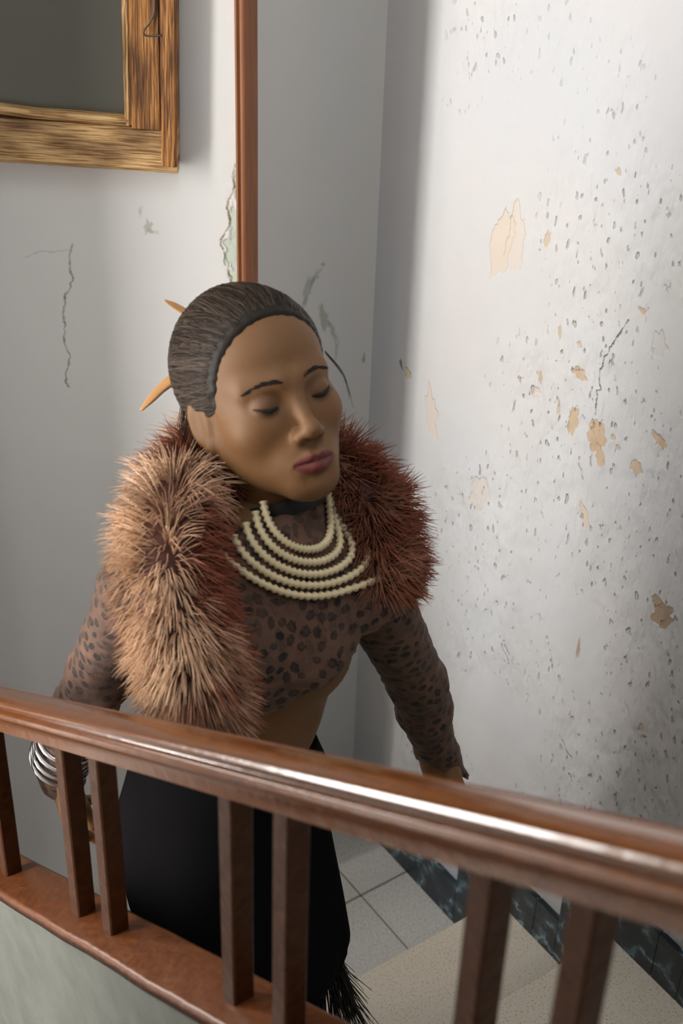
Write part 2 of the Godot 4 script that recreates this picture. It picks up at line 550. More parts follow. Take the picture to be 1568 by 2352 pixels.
# Back wall and the hollow corner: u runs from x = 1.0 along the surface, v from y = 2.0 down 1.6 m
func back_wall_pictures() -> Array:
	var p := quiet(512, 1024, 140)
	var col: Image = p[0]
	var hgt: Image = p[1]
	var green := Color(0.50, 0.53, 0.46)
	for q in [[1.268, 1.165, 0.008, 0.03, 0.3, 0.5], [1.280, 1.185, 0.005, 0.022, 0.5, 0.5], [1.292, 1.207, 0.005, 0.004, 0.0, 0.7], [1.295, 1.11, 0.008, 0.03, -0.3, 0.55], [1.312, 1.08, 0.005, 0.025, -0.3, 0.5], [1.318, 1.05, 0.004, 0.02, 0.1, 0.45], [1.262, 1.14, 0.006, 0.012, 0.3, 0.4], [1.37, 1.045, 0.0045, 0.012, 0.2, 0.9]]:
		patch(col, hgt, (q[0] - 1.0) * 640.0, (2.0 - q[1]) * 640.0, q[2] * 640.0, q[3] * 640.0, q[4], green, q[5] * 0.7, 0.12, 700 + int(q[0] * 1000), 0.42)
	crack(col, hgt, [Vector2(160, 1159), Vector2(215, 1163)], 0.5, Color(0.5, 0.48, 0.45), 0.5, 0.1)
	return [col, hgt, 0.25]

# ------------------------------------------------------------------ the stairwell
func shell():
	# right wall, its worn face mapped in metres
	var m := mb()
	var z0 := BACK_Z + 0.09
	var z1 := 3.0
	var y0 := -0.02
	var yw := -1.8
	var y1 := 4.3
	var uvr := func(y: float, z: float) -> Vector2: return Vector2((z + 1.95) / 1.6, (2.12 - y) / 2.13333)
	flat_quad(m, Vector3(WALL_X, y0, z0), Vector3(WALL_X, y0, z1), Vector3(WALL_X, y1, z1), Vector3(WALL_X, y1, z0), [uvr.call(y0, z0), uvr.call(y0, z1), uvr.call(y1, z1), uvr.call(y1, z0)])
	box_rest(m, Vector3(WALL_X, y0, z0), Vector3(WALL_X + 0.25, y1, z1), 0)
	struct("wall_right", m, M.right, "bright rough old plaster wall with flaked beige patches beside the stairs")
	# back wall with the hollow corner against the right wall
	m = mb()
	var line := PackedVector2Array()
	line.append(Vector2(1.0, BACK_Z))
	var rad := 0.09
	for k in 13:
		var a := PI / 2.0 * k / 12.0
		line.append(Vector2(WALL_X - rad + sin(a) * rad, BACK_Z + rad - cos(a) * rad))
	var run := 0.0
	for k in line.size():
		if k > 0:
			run += line[k].distance_to(line[k - 1])
		vert(m, Vector3(line[k].x, y0, line[k].y), Vector2(run / 0.8, (2.0 - y0) / 1.6))
		vert(m, Vector3(line[k].x, y1, line[k].y), Vector2(run / 0.8, (2.0 - y1) / 1.6))
		if k > 0:
			quad(m, 2 * k - 2, 2 * k, 2 * k + 1, 2 * k - 1)
	var o2 := [Vector2(WALL_X + 0.25, BACK_Z + rad), Vector2(WALL_X + 0.25, BACK_Z - 0.25), Vector2(1.0, BACK_Z - 0.25), Vector2(1.0, BACK_Z)]
	var last := line[line.size() - 1]
	for q in o2:
		flat_quad(m, Vector3(last.x, y0, last.y), Vector3(q.x, y0, q.y), Vector3(q.x, y1, q.y), Vector3(last.x, y1, last.y))
		last = q
	struct("wall_back", m, M.back, "grey shaded plaster wall between the timber post and the bright right wall")
	# left wall: the angled face that carries the old sash, and the short return at the post
	m = mb()
	var far := corner - left_dir * 2.35
	var near := corner - left_dir * 1.12
	var uvl := func(s: float, y: float) -> Vector2: return Vector2((s + 0.8) / 0.8, (2.0 - y) / 1.6)
	var plan := [corner, near, near - left_out * 0.25, Vector3(corner.x - 0.06, 0, corner.z - 0.22), Vector3(corner.x, 0, BACK_Z - 0.1)]
	for k in plan.size():
		var a: Vector3 = plan[k]
		var b: Vector3 = plan[(k + 1) % plan.size()]
		var up := Vector3(0, y1 - yw, 0)
		a.y = yw
		b.y = yw
		flat_quad(m, a, b, b + up, a + up, [uvl.call(0, yw), uvl.call(-1.12, yw), uvl.call(-1.12, y1), uvl.call(0, y1)] if k == 0 else null)
	struct("wall_left", m, M.left, "pale grey plaster wall with a thin crack under the old sash")
	# beyond the added pier: a low-silled window opening in the same wall, then its last stretch
	m = mb()
	var o0 := corner - left_dir * 1.54
	extrude(m, PackedVector2Array([Vector2(0, yw), Vector2(0, 0.5), Vector2(-0.25, 0.5), Vector2(-0.25, yw)]), near, o0, left_out, Vector3.UP)
	extrude(m, PackedVector2Array([Vector2(0, 2.0), Vector2(0, y1), Vector2(-0.25, y1), Vector2(-0.25, 2.0)]), near, o0, left_out, Vector3.UP)
	extrude(m, PackedVector2Array([Vector2(0, yw), Vector2(0, y1), Vector2(-0.25, y1), Vector2(-0.25, yw)]), o0, far, left_out, Vector3.UP)
	struct("wall_far", m, M.plaster, "far end of the left wall with the low window opening")
	# unseen pier added to shade the lower part of the left wall
	m = mb()
	extrude(m, PackedVector2Array([Vector2(0.30, -1.735), Vector2(0.30, -2.26), Vector2(0.22, -2.32), Vector2(0.22, -1.735)]), Vector3(0, yw, 0), Vector3(0, y1, 0), Vector3(1, 0, 0), Vector3(0, 0, 1))
	struct("wall_added_pier", m, M.plaster, "unseen plaster pier added to shade the left wall")
	# unseen wall added to keep the tall window's light off the railing
	m = mb()
	box(m, Vector3(-0.46, yw, -1.415), Vector3(-0.38, y1, 3.0), 0.004, 2)
	struct("wall_added_blocker", m, M.plaster, "unseen thin wall added to shade the railing from the tall window")
	# the far side wall with the tall window, deep in its reveal
	m = mb()
	var wx := far.x
	var th := 0.3
	var wz := [-1.85, -1.55]
	var wy := [0.16, 3.40]
	box(m, Vector3(wx - th, yw, far.z - 0.3), Vector3(wx, y1, wz[0]), 0.004, 1)
	box(m, Vector3(wx - th, yw, wz[1]), Vector3(wx, y1, 3.0), 0.004, 1)
	box(m, Vector3(wx - th, yw, wz[0]), Vector3(wx, wy[0], wz[1]), 0.004, 0)
	box(m, Vector3(wx - th, wy[1], wz[0]), Vector3(wx, y1, wz[1]), 0.004, 0)
	struct("wall_side", m, M.plaster, "far side wall with the tall window opening")
	m = mb()
	box(m, Vector3(wx - th, yw, 3.0), Vector3(WALL_X + 0.25, y1, 3.25), 0.004, 0)
	struct("wall_front", m, M.plaster, "wall behind the viewer")
	# ceiling with an opening made up for the overhead fill
	m = mb()
	var cl := Vector3(wx - th, y1, -3.2)
	var ch := Vector3(WALL_X + 0.25, y1 + 0.2, 3.25)
	var sl := [-0.4, 0.6, -0.5, 0.5]
	box(m, cl, Vector3(sl[0], ch.y, ch.z), 0.004, 2)
	box(m, Vector3(sl[1], cl.y, cl.z), ch, 0.004, 2)
	box(m, Vector3(sl[0], cl.y, cl.z), Vector3(sl[1], ch.y, sl[2]), 0.004, 0)
	box(m, Vector3(sl[0], cl.y, sl[3]), Vector3(sl[1], ch.y, ch.z), 0.004, 0)
	struct("ceiling", m, M.plaster)
	well()
	# floor of the landing: grout bed, then tiles as pieces of their own
	m = mb()
	box(m, Vector3(0.40, -0.3, -3.2), Vector3(WALL_X + 0.25, -0.004, 3.25), 0.003, 2)
	var f := struct("floor", m, M.grout, "landing floor of pale grey tiles with dark joints")
	var tile := mb()
	var s := 0.2965
	box(tile, Vector3(-s / 2, -0.012, -s / 2), Vector3(s / 2, 0.0, s / 2), 0.0012, 0)
	var tm := finish(tile)
	tm.surface_set_material(0, M.floor_tile)
	for a in range(0, 7):
		for b in range(0, 6):
			var x := 1.22 - 0.3 * a + 0.15
			var z := -1.595 + 0.3 * (1 - b) - 0.15
			if x < 0.50 or z > NOSE and x > RAIL_X - 0.1 or (Vector3(x, 0, z) - corner).dot(left_out) < -0.15 and x < corner.x:
				continue
			var t := MeshInstance3D.new()
			t.name = "floor_tile"
			t.mesh = tm
			t.position = Vector3(x, 0, z)
			f.add_child(t, true)

# bottom of the well, a storey of half flights down
func well():
	var m := mb()
	box(m, Vector3(-1.30, -1.95, -3.2), Vector3(0.40, -1.75, 3.25), 0.003, 2)
	struct("floor", m, M.well, "dark brown floor at the bottom of the well")

# the other five sides of a wall box whose face at lo.x is already built
func box_rest(m, lo: Vector3, hi: Vector3, _side: int):
	var p := []
	for k in 8:
		p.append(Vector3(hi.x if k & 1 else lo.x, hi.y if k & 2 else lo.y, hi.z if k & 4 else lo.z))
	for q in [[1, 3, 7, 5], [0, 1, 5, 4], [2, 6, 7, 3], [0, 2, 3, 1], [4, 5, 7, 6]]:
		flat_quad(m, p[q[0]], p[q[1]], p[q[2]], p[q[3]])

func stairs():
	var t := thing("staircase", "beige speckled stone steps climbing along the bright plaster wall", "stairs")
	for k in 9:
		var y := RISE * (k + 1)
		var z := NOSE + TREAD * k
		var m := mb()
		box(m, Vector3(RAIL_X + 0.037, y - 0.03, z), Vector3(WALL_X - 0.0005, y, z + TREAD + 0.03), 0.003, 0)
		obj("tread", m, M.stone, t)
		m = mb()
		box(m, Vector3(RAIL_X + 0.037, y - RISE, z + 0.02), Vector3(WALL_X - 0.0005, y - 0.03, z + 0.045), 0.001, 0)
		obj("riser", m, M.stone, t)
	# the parapet that carries the railing, its top sloping with the flight
	var n := 0.478 / 0.8392
	var za := -1.63
	var zb := 0.75
	var pm := mb()
	var ya := nosing(za) + n
	var yb := nosing(zb) + n
	extrude(pm, PackedVector2Array([Vector2(za, -1.8), Vector2(zb, -1.8), Vector2(zb, yb), Vector2(za, ya)]), Vector3(RAIL_X - 0.036, 0, 0), Vector3(RAIL_X + 0.036, 0, 0), Vector3(0, 0, 1), Vector3(0, 1, 0))
	struct("wall_stair", pm, M.parapet, "low grey-green plaster parapet under the brown railing")

func nosing(z: float) -> float:
	return RISE + (z - NOSE) * RISE / TREAD

func skirting():
	var b := Node3D.new()
	b.name = "baseboard_right"
	add_child(b)
	tag(b, "stepped skirting of dark blue-green marble tiles with white veins", "", "", "structure")
	# [z from, z to, bottom, top]
	var list := [[-1.80, -1.6455, 0.0, 0.1], [-1.6445, -1.4465, 0.0, 0.1]]
	for k in 7:
		var z := -1.4453 + TREAD * k
		var y := RISE * (k + 1)
		list.append([z, z + 0.2052, y - RISE, y + 0.1 - (0.006 if k == 0 else 0.0)])
		list.append([z + 0.2066, z + TREAD - 0.001, y, y + 0.094 + 0.006 * (k % 2)])
	for q in list:
		var m := mb()
		box(m, Vector3(WALL_X - 0.010, q[2], q[0]), Vector3(WALL_X + 0.002, q[3], q[1]), 0.0015, 0)
		obj("skirting_tile", m, M.marble, b)
	b = Node3D.new()
	b.name = "baseboard_back"
	add_child(b)
	tag(b, "dark marble skirting tiles along the shaded back wall", "", "", "structure")
	for q in [[1.07, 1.255], [1.2565, 1.334]]:
		var m := mb()
		box(m, Vector3(q[0], 0, BACK_Z - 0.002), Vector3(q[1], 0.1, BACK_Z + 0.010), 0.0015, 1)
		obj("skirting_tile", m, M.marble, b)
	# filler strip that turns the hollow corner
	var c := mb()
	extrude(c, PackedVector2Array([Vector2(WALL_X - 0.010, BACK_Z + 0.0), Vector2(WALL_X + 0.02, BACK_Z), Vector2(WALL_X + 0.02, -1.80), Vector2(WALL_X - 0.010, -1.80)]), Vector3(0, 0, 0), Vector3(0, 0.1, 0), Vector3(1, 0, 0), Vector3(0, 0, 1))
	obj("skirting_tile", c, M.marble, b)

func along(x: float, n: float, s: float) -> Vector3:      # x, height square to the slope, way up the slope
	return Vector3(RAIL_X + x, RISE - NOSE * RISE / TREAD, 0) + Vector3(0, 0.8392, -0.5438) * n + Vector3(0, 0.5438, 0.8392) * s

func railing():
	var t := thing("stair_railing", "glossy brown painted wooden stair railing with square balusters across the foreground", "railing")
	var side := [[0.0, 0.7640], [0.008, 0.7635], [0.0125, 0.7620], [0.0145, 0.7612], [0.0165, 0.7618], [0.0186, 0.7600], [0.0190, 0.7575], [0.0180, 0.7550], [0.0145, 0.7538], [0.0125, 0.7522], [0.0140, 0.7504], [0.0178, 0.7495], [0.0205, 0.7478], [0.0214, 0.7450], [0.0208, 0.7415], [0.0190, 0.7390], [0.0165, 0.7375], [0.0145, 0.7350], [0.0132, 0.7280], [0.0128, 0.7185]]
	var o := PackedVector2Array()
	for k in range(side.size()):
		o.append(Vector2(side[k][0], side[k][1]))
	for k in range(side.size() - 1, 0, -1):
		o.append(Vector2(-side[k][0], side[k][1]))
	var m := mb()
	var s0 := -1.45
	var s1 := 1.35
	extrude(m, o, along(0, 0, s0), along(0, 0, s1), Vector3(1, 0, 0), Vector3(0, 0.8392, -0.5438), 24, 0.0002)
	obj("handrail", m, M.paint, t)
	# bar under the handrail that the balusters are let into is the handrail's own foot; the painted cap on the parapet
	m = mb()
	var n := 36
	var first: int = m.v.size()
	var nz := fnl(61, 3.0, 4)
	for k in n + 1:
		var s := lerpf(-1.60, s1, float(k) / n)
		var far := 0.0365 + 0.001 * nz.get_noise_1d(s * 14.0) * 2.0
		var near := -0.0375 + 0.0016 * nz.get_noise_1d(s * 9.0 + 50.0) * 2.0
		var ring := [[near, 0.4775], [near + 0.001, 0.4885], [near + 0.006, 0.491], [-0.01, 0.4915], [0.01, 0.4913], [far - 0.005, 0.491], [far, 0.488], [far, 0.4775]]
		for q in ring:
			vert(m, along(q[0], q[1], s))
	for k in n:
		for j in 7:
			quad(m, first + k * 8 + j, first + k * 8 + j + 1, first + (k + 1) * 8 + j + 1, first + (k + 1) * 8 + j)
		quad(m, first + k * 8 + 7, first + k * 8, first + (k + 1) * 8, first + (k + 1) * 8 + 7)
	obj("bottom_rail", m, M.cap, t)
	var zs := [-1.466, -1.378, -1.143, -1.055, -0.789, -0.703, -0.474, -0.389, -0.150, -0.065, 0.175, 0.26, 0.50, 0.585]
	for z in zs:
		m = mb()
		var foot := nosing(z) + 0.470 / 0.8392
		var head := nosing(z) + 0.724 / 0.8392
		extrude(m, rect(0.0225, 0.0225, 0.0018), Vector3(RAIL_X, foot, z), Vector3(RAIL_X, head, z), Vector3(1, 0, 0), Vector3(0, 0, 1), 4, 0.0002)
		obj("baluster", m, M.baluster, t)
	# chipped edge by the second visible baluster
	# newel that ends the railing at the landing
	m = mb()
	extrude(m, rect(0.075, 0.075, 0.006), Vector3(RAIL_X, 0, -1.66), Vector3(RAIL_X, 0.98, -1.66), Vector3(1, 0, 0), Vector3(0, 0, 1))
	extrude(m, rect(0.092, 0.092, 0.010), Vector3(RAIL_X, 0.98, -1.66), Vector3(RAIL_X, 1.005, -1.66), Vector3(1, 0, 0), Vector3(0, 0, 1))
	obj("newel_post", m, M.paint, t)

func corner_post():
	var m := mb()
	# in the plan: two fluted faces that wrap the outer corner
	var o := PackedVector2Array()
	for q in [[-0.011, 0.0], [-0.011, 0.0135], [-0.0085, 0.0145], [-0.0065, 0.0135], [-0.0045, 0.0128], [-0.0025, 0.0138], [0.0, 0.0145], [0.0022, 0.0142], [0.0042, 0.0115], [0.0056, 0.0090], [0.0066, 0.0072], [0.0084, 0.0058], [0.0098, 0.0035], [0.0112, 0.0006], [0.0130, -0.0010], [0.0152, -0.0038], [0.0165, -0.0075], [0.0168, -0.014], [0.0, -0.014]]:
		o.append(Vector2(q[0], q[1]))
	extrude(m, o, corner + Vector3(0, 0.0, 0), corner + Vector3(0, 4.25, 0), left_dir, left_out, 40, 0.0003)
	var t := struct("trim_1", m, M.post, "orange-brown fluted timber post covering the wall corner")
	t.set_meta("category", "post")

# ------------------------------------------------------------------ the old sash on the left wall
var sash: Node3D
func bar(called, a: Vector2, b: Vector2, w: float, d0: float, d1: float, mat: Material, bevel := 0.003, steps := 1, wob := 0.0, stain := 0.0):
	# a, b: ends of the middle line in the sash's plane (x to the right, y up); w across, d0..d1 out of the wall
	var dir := (b - a).normalized()
	var m := mb()
	var side := Vector3(-dir.y, dir.x, 0)
	var o := PackedVector2Array([Vector2(-w / 2, d0), Vector2(w / 2, d0), Vector2(w / 2, d1 - bevel)])
	for k in 9:
		o.append(Vector2(lerpf(w / 2 - bevel, -w / 2 + bevel, k / 8.0), d1))
	o.append(Vector2(-w / 2, d1 - bevel))
	extrude(m, o, Vector3(a.x, a.y, 0), Vector3(b.x, b.y, 0), side, Vector3(0, 0, 1), maxi(steps, 4) * 3, wob)
	# old stain and bare wood in drifts along the grain
	var st := fnl(int(a.x * 900 + a.y * 70 + w * 1000), 1.0, 4)
	for k in m.v.size():
		var q: Vector3 = m.v[k]
		var u := Vector2(q.x, q.y).dot(dir)
		var v := Vector2(q.x - a.x, q.y - a.y).dot(Vector2(-dir.y, dir.x)) / w
		var g := st.get_noise_2d(u * 7.0, v * 1.6) * 1.5 + v * stain
		m.c[k] = Color(1, 1, 1).lerp(Color(0.26, 0.20, 0.15), clampf(0.30 + g, 0.0, 0.92))
	var off := rng.randf_range(0, 3)
	for k in m.uv.size():
		m.uv[k] += Vector2(off, off * 1.7)
	return obj(called, m, mat, sash)

func sash_frame():
	var s0 := -0.0890
	var at := corner + left_dir * s0 + left_out * 0.0 + Vector3(0, 1.487, 0)
	sash = thing("window_sash", "old stripped pine window sash with dark glass hanging on the pale left wall", "window sash", at)
	sash.basis = Basis(left_dir, Vector3.UP, left_out) * Basis(Vector3(0, 0, 1), deg_to_rad(-1.6))
	var g := 0.004       # gap to the wall
	var w := 0.52
	var h := 0.80
	# lower and upper rail, stiles, the strip on the outer edge
	var lower = bar("bottom_rail", Vector2(-w, 0.0325), Vector2(-0.0, 0.0325), 0.062, g + 0.004, g + 0.030, M.pale_pine, 0.007, 20, 0.0003, 0.7)
	bar("top_rail", Vector2(-w, h - 0.03), Vector2(-0.02, h - 0.03), 0.06, g + 0.004, g + 0.030, M.pale_pine, 0.005, 14, 0.0003)
	bar("stile", Vector2(-0.041, 0.0635), Vector2(-0.041, h - 0.06), 0.039, g + 0.004, g + 0.029, M.pine, 0.002, 14, 0.0002)
	bar("stile", Vector2(-w + 0.03, 0.0635), Vector2(-w + 0.03, h - 0.06), 0.06, g + 0.004, g + 0.029, M.pine, 0.002, 14, 0.0002)
	bar("edge_strip", Vector2(-0.0105, 0.014), Vector2(-0.0105, h), 0.021, g, g + 0.033, M.pine, 0.003, 16, 0.0003)
	# glazing beads: the one along the bottom has sprung apart in the middle
	bar("glazing_bead", Vector2(-0.0655, 0.066), Vector2(-0.0655, h - 0.06), 0.010, g + 0.004, g + 0.026, M.pale_pine, 0.003, 12, 0.0003)
	var parts := [[Vector2(-w + 0.05, 0.070), Vector2(-0.34, 0.0695), Vector2(-0.2755, 0.0775)], [Vector2(-0.2725, 0.0775), Vector2(-0.19, 0.0715), Vector2(-0.0635, 0.0700)]]
	for p in parts:
		var m := mb()
		var pts := []
		for k in 9:
			var q: Vector2 = p[0].lerp(p[1], k / 4.0) if k < 5 else p[1].lerp(p[2], (k - 4) / 4.0)
			pts.append(q)
		var first := 0
		for k in 9:
			for q in [[-0.0055, g + 0.006], [-0.0055, g + 0.025], [0.003, g + 0.027], [0.0055, g + 0.024], [0.0055, g + 0.006]]:
				vert(m, Vector3(pts[k].x, pts[k].y + q[0], q[1]), Vector2(pts[k].x + 2.0, q[0] + q[1]))
		for k in 8:
			for j in 5:
				var j2 := (j + 1) % 5
				quad(m, first + k * 5 + j, first + k * 5 + j2, first + k * 5 + 5 + j2, first + k * 5 + 5 + j)
		for e in [0, 40]:
			m.i.append_array(PackedInt32Array([e, e + 2, e + 1, e, e + 3, e + 2, e, e + 4, e + 3] if e == 0 else [e, e + 1, e + 2, e, e + 2, e + 3, e, e + 3, e + 4]))
		obj("glazing_bead", m, M.pale_pine, sash)
	# the pane
	var pm := mb()
	box(pm, Vector3(-w + 0.05, 0.06, g + 0.006), Vector3(-0.062, h - 0.05, g + 0.010), 0.0005, 0)
	obj("pane", pm, M.glass, sash)
	# knot and split in the lower rail
	var km := mb()
	tube(km, [Vector3(-0.282, 0.030, g + 0.0298), Vector3(-0.274, 0.018, g + 0.0312), Vector3(-0.266, 0.004, g + 0.0295)], [0.0012, 0.0030, 0.0014], 6)
	obj("split_knot", km, sm(Color(0.16, 0.10, 0.06), 0.8, "dark split"), lower)
	# bent wire hook
	var hm := mb()
	var hp := curve([Vector3(-0.030, 0.34, g + 0.0310), Vector3(-0.0285, 0.27, g + 0.0315), Vector3(-0.0275, 0.225, g + 0.032), Vector3(-0.0330, 0.208, g + 0.034), Vector3(-0.0405, 0.198, g + 0.036), Vector3(-0.0400, 0.1915, g + 0.036), Vector3(-0.030, 0.1905, g + 0.035), Vector3(-0.0185, 0.1915, g + 0.033)], 28)
	var hr := []
	for k in 29:
		hr.append(0.0014)
	tube(hm, hp, hr, 7)
	tag(obj("wire_hook", hm, M.metal, sash), "bent iron wire hook")

# ------------------------------------------------------------------ surface nets
# prim: [op (0 join, 1 cut, 2 keep within), smoothness, kind, a, b, ra, rb]; kinds: 0 tapered capsule, 1 ellipsoid (a centre, b radii, ra basis), 2 half space (a point, b normal), 3 grooved hair shell
func prim(q: Array, p: Vector3) -> float:
	if q[2] == 0:
		var a: Vector3 = q[3]
		var ba: Vector3 = q[4] - a
		var h := clampf((p - a).dot(ba) / maxf(ba.length_squared(), 1e-9), 0.0, 1.0)
		return (p - a - ba * h).length() - lerpf(q[5], q[6], h)
	if q[2] == 1:
		var d: Vector3 = p - q[3]
		var b: Basis = q[5]
		d = Vector3(d.dot(b.x), d.dot(b.y), d.dot(b.z))
		var r: Vector3 = q[4]
		var k0 := (d / r).length()
		var k1 := (d / (r * r)).length()
		return k0 * (k0 - 1.0) / maxf(k1, 1e-6)
	return (p - q[3]).dot(q[4])

func fold(list: Array, p: Vector3) -> float:
	var d := 1e3
	for q in list:
		var e := prim(q, p)
		var k: float = q[1]
		var op: int = q[0]
		if op == 0:
			var h := maxf(k - absf(d - e), 0.0) / k
			d = minf(d, e) - h * h * k * 0.25
		else:
			if op == 1:
				e = -e
			var h := maxf(k - absf(d - e), 0.0) / k
			d = maxf(d, e) + h * h * k * 0.25
	return d

func nets(list: Array, lo: Vector3, hi: Vector3, cell: float, bump = null) -> Dictionary:
	var nx := int((hi.x - lo.x) / cell) + 2
	var ny := int((hi.y - lo.y) / cell) + 2
	var nz := int((hi.z - lo.z) / cell) + 2
	var val := PackedFloat32Array()
	val.resize(nx * ny * nz)
	val.fill(1e6)
	var B := 6
	var half := B * cell * 0.5
	var rad := half * 1.7321
	var blocks := []
	for bz in range(0, nz - 1, B):
		for by in range(0, ny - 1, B):
			for bx in range(0, nx - 1, B):
				var c := lo + Vector3(bx, by, bz) * cell + Vector3(half, half, half)
				var d := fold(list, c)
				if absf(d) > rad * 1.6 + 0.004:
					continue
				var act := []
				for q in list:
					if q[0] != 0 or prim(q, c) < d + 2.2 * rad + q[1] * 1.5:
						act.append(q)
				blocks.append(Vector3i(bx, by, bz))
				for z in range(bz, mini(bz + B + 1, nz)):
					for y in range(by, mini(by + B + 1, ny)):
						var at := (z * ny + y) * nx
						for x in range(bx, mini(bx + B + 1, nx)):
							if val[at + x] > 1e5:
								var p := lo + Vector3(x, y, z) * cell
								val[at + x] = fold(act, p) + (bump.call(p) if bump != null else 0.0)
	var idx := PackedInt32Array()
	idx.resize(nx * ny * nz)
	idx.fill(-1)
	var m := mb()
	var sy := nx
	var sz := nx * ny
	var off := [0, 1, sy, sy + 1, sz, sz + 1, sz + sy, sz + sy + 1]
	var edges := [[0, 1], [2, 3], [4, 5], [6, 7], [0, 2], [1, 3], [4, 6], [5, 7], [0, 4], [1, 5], [2, 6], [3, 7]]
	var spots := [Vector3(0, 0, 0), Vector3(1, 0, 0), Vector3(0, 1, 0), Vector3(1, 1, 0), Vector3(0, 0, 1), Vector3(1, 0, 1), Vector3(0, 1, 1), Vector3(1, 1, 1)]
	var cells := []
	for b in blocks:
		for z in range(b.z, mini(b.z + B, nz - 1)):
			for y in range(b.y, mini(b.y + B, ny - 1)):
				for x in range(b.x, mini(b.x + B, nx - 1)):
					var at := z * sz + y * sy + x
					var inside := 0
					var ok := true
					for o in off:
						var w := val[at + o]
						if w > 1e5:
							ok = false
							break
						if w < 0.0:
							inside += 1
					if not ok or inside == 0 or inside == 8:
						continue
					var s := Vector3.ZERO
					var n := 0
					for e in edges:
						var u := val[at + off[e[0]]]
						var v := val[at + off[e[1]]]
						if (u < 0.0) != (v < 0.0):
							s += spots[e[0]].lerp(spots[e[1]], u / (u - v))
							n += 1
					idx[at] = vert(m, lo + (Vector3(x, y, z) + s / n) * cell)
					cells.append(at)
	for at in cells:
		var u := val[at] < 0.0
		for q in [[1, sy, sz], [sy, sz, 1], [sz, 1, sy]]:
			if (val[at + q[0]] < 0.0) == u:
				continue
			var a := idx[at]
			var b := idx[at - q[1]]
			var c := idx[at - q[1] - q[2]]
			var d := idx[at - q[2]]
			if b < 0 or c < 0 or d < 0:
				continue
			if u:
				quad(m, a, b, c, d)
			else:
				quad(m, d, c, b, a)
	return m

func bounds(list: Array, pad: float) -> Array:
	var lo := Vector3.ONE * 1e3
	var hi := -lo
	for q in list:
		if q[0] != 0:
			continue
		if q[2] == 0:
			var r: float = maxf(q[5], q[6])
			lo = lo.min(q[3] - Vector3.ONE * r).min(q[4] - Vector3.ONE * r)
			hi = hi.max(q[3] + Vector3.ONE * r).max(q[4] + Vector3.ONE * r)
		elif q[2] == 1:
			var r: float = maxf(q[4].x, maxf(q[4].y, q[4].z))
			lo = lo.min(q[3] - Vector3.ONE * r)
			hi = hi.max(q[3] + Vector3.ONE * r)
	return [lo - Vector3.ONE * pad, hi + Vector3.ONE * pad]

func cap(a: Vector3, b: Vector3, ra: float, rb: float, k := 0.02, op := 0) -> Array:
	return [op, k, 0, a, b, ra, rb]

func ell(c: Vector3, r: Vector3, k := 0.02, op := 0, basis := Basis()) -> Array:
	return [op, k, 1, c, r, basis]

func half(p: Vector3, n: Vector3, k := 0.004, op := 2) -> Array:
	return [op, k, 2, p, n]

func grown(list: Array, by: float) -> Array:
	var out := []
	for q in list:
		var r: Array = q.duplicate()
		if r[0] == 0:
			if r[2] == 0:
				r[5] += by; r[6] += by
			elif r[2] == 1:
				r[4] += Vector3.ONE * by
		out.append(r)
	return out

# ------------------------------------------------------------------ the woman
var HP := Vector3(0.772, 1.440, -1.239)
var HB := Basis(Vector3(0.988, -0.102, 0.114), Vector3(0.144, 0.869, -0.474), Vector3(-0.051, 0.485, 0.873)).orthonormalized() * Basis(Vector3(0, 0, 1), deg_to_rad(9.0))
var NB := Vector3(0.752, 1.290, -1.200)
var RS := Vector3(0.590, 1.305, -1.182)
var LS := Vector3(0.858, 1.205, -1.135)
var RE := Vector3(0.574, 1.098, -1.282)
var RW := Vector3(0.546, 0.895, -1.372)
var LE := Vector3(0.966, 0.985, -1.166)
var LW := Vector3(1.036, 0.795, -1.195)
var HIP := Vector3(0.697, 0.885, -1.215)
var TB: Basis

func hd(x: float, y: float, z: float) -> Vector3:
	return HP + HB * Vector3(x, y, z)

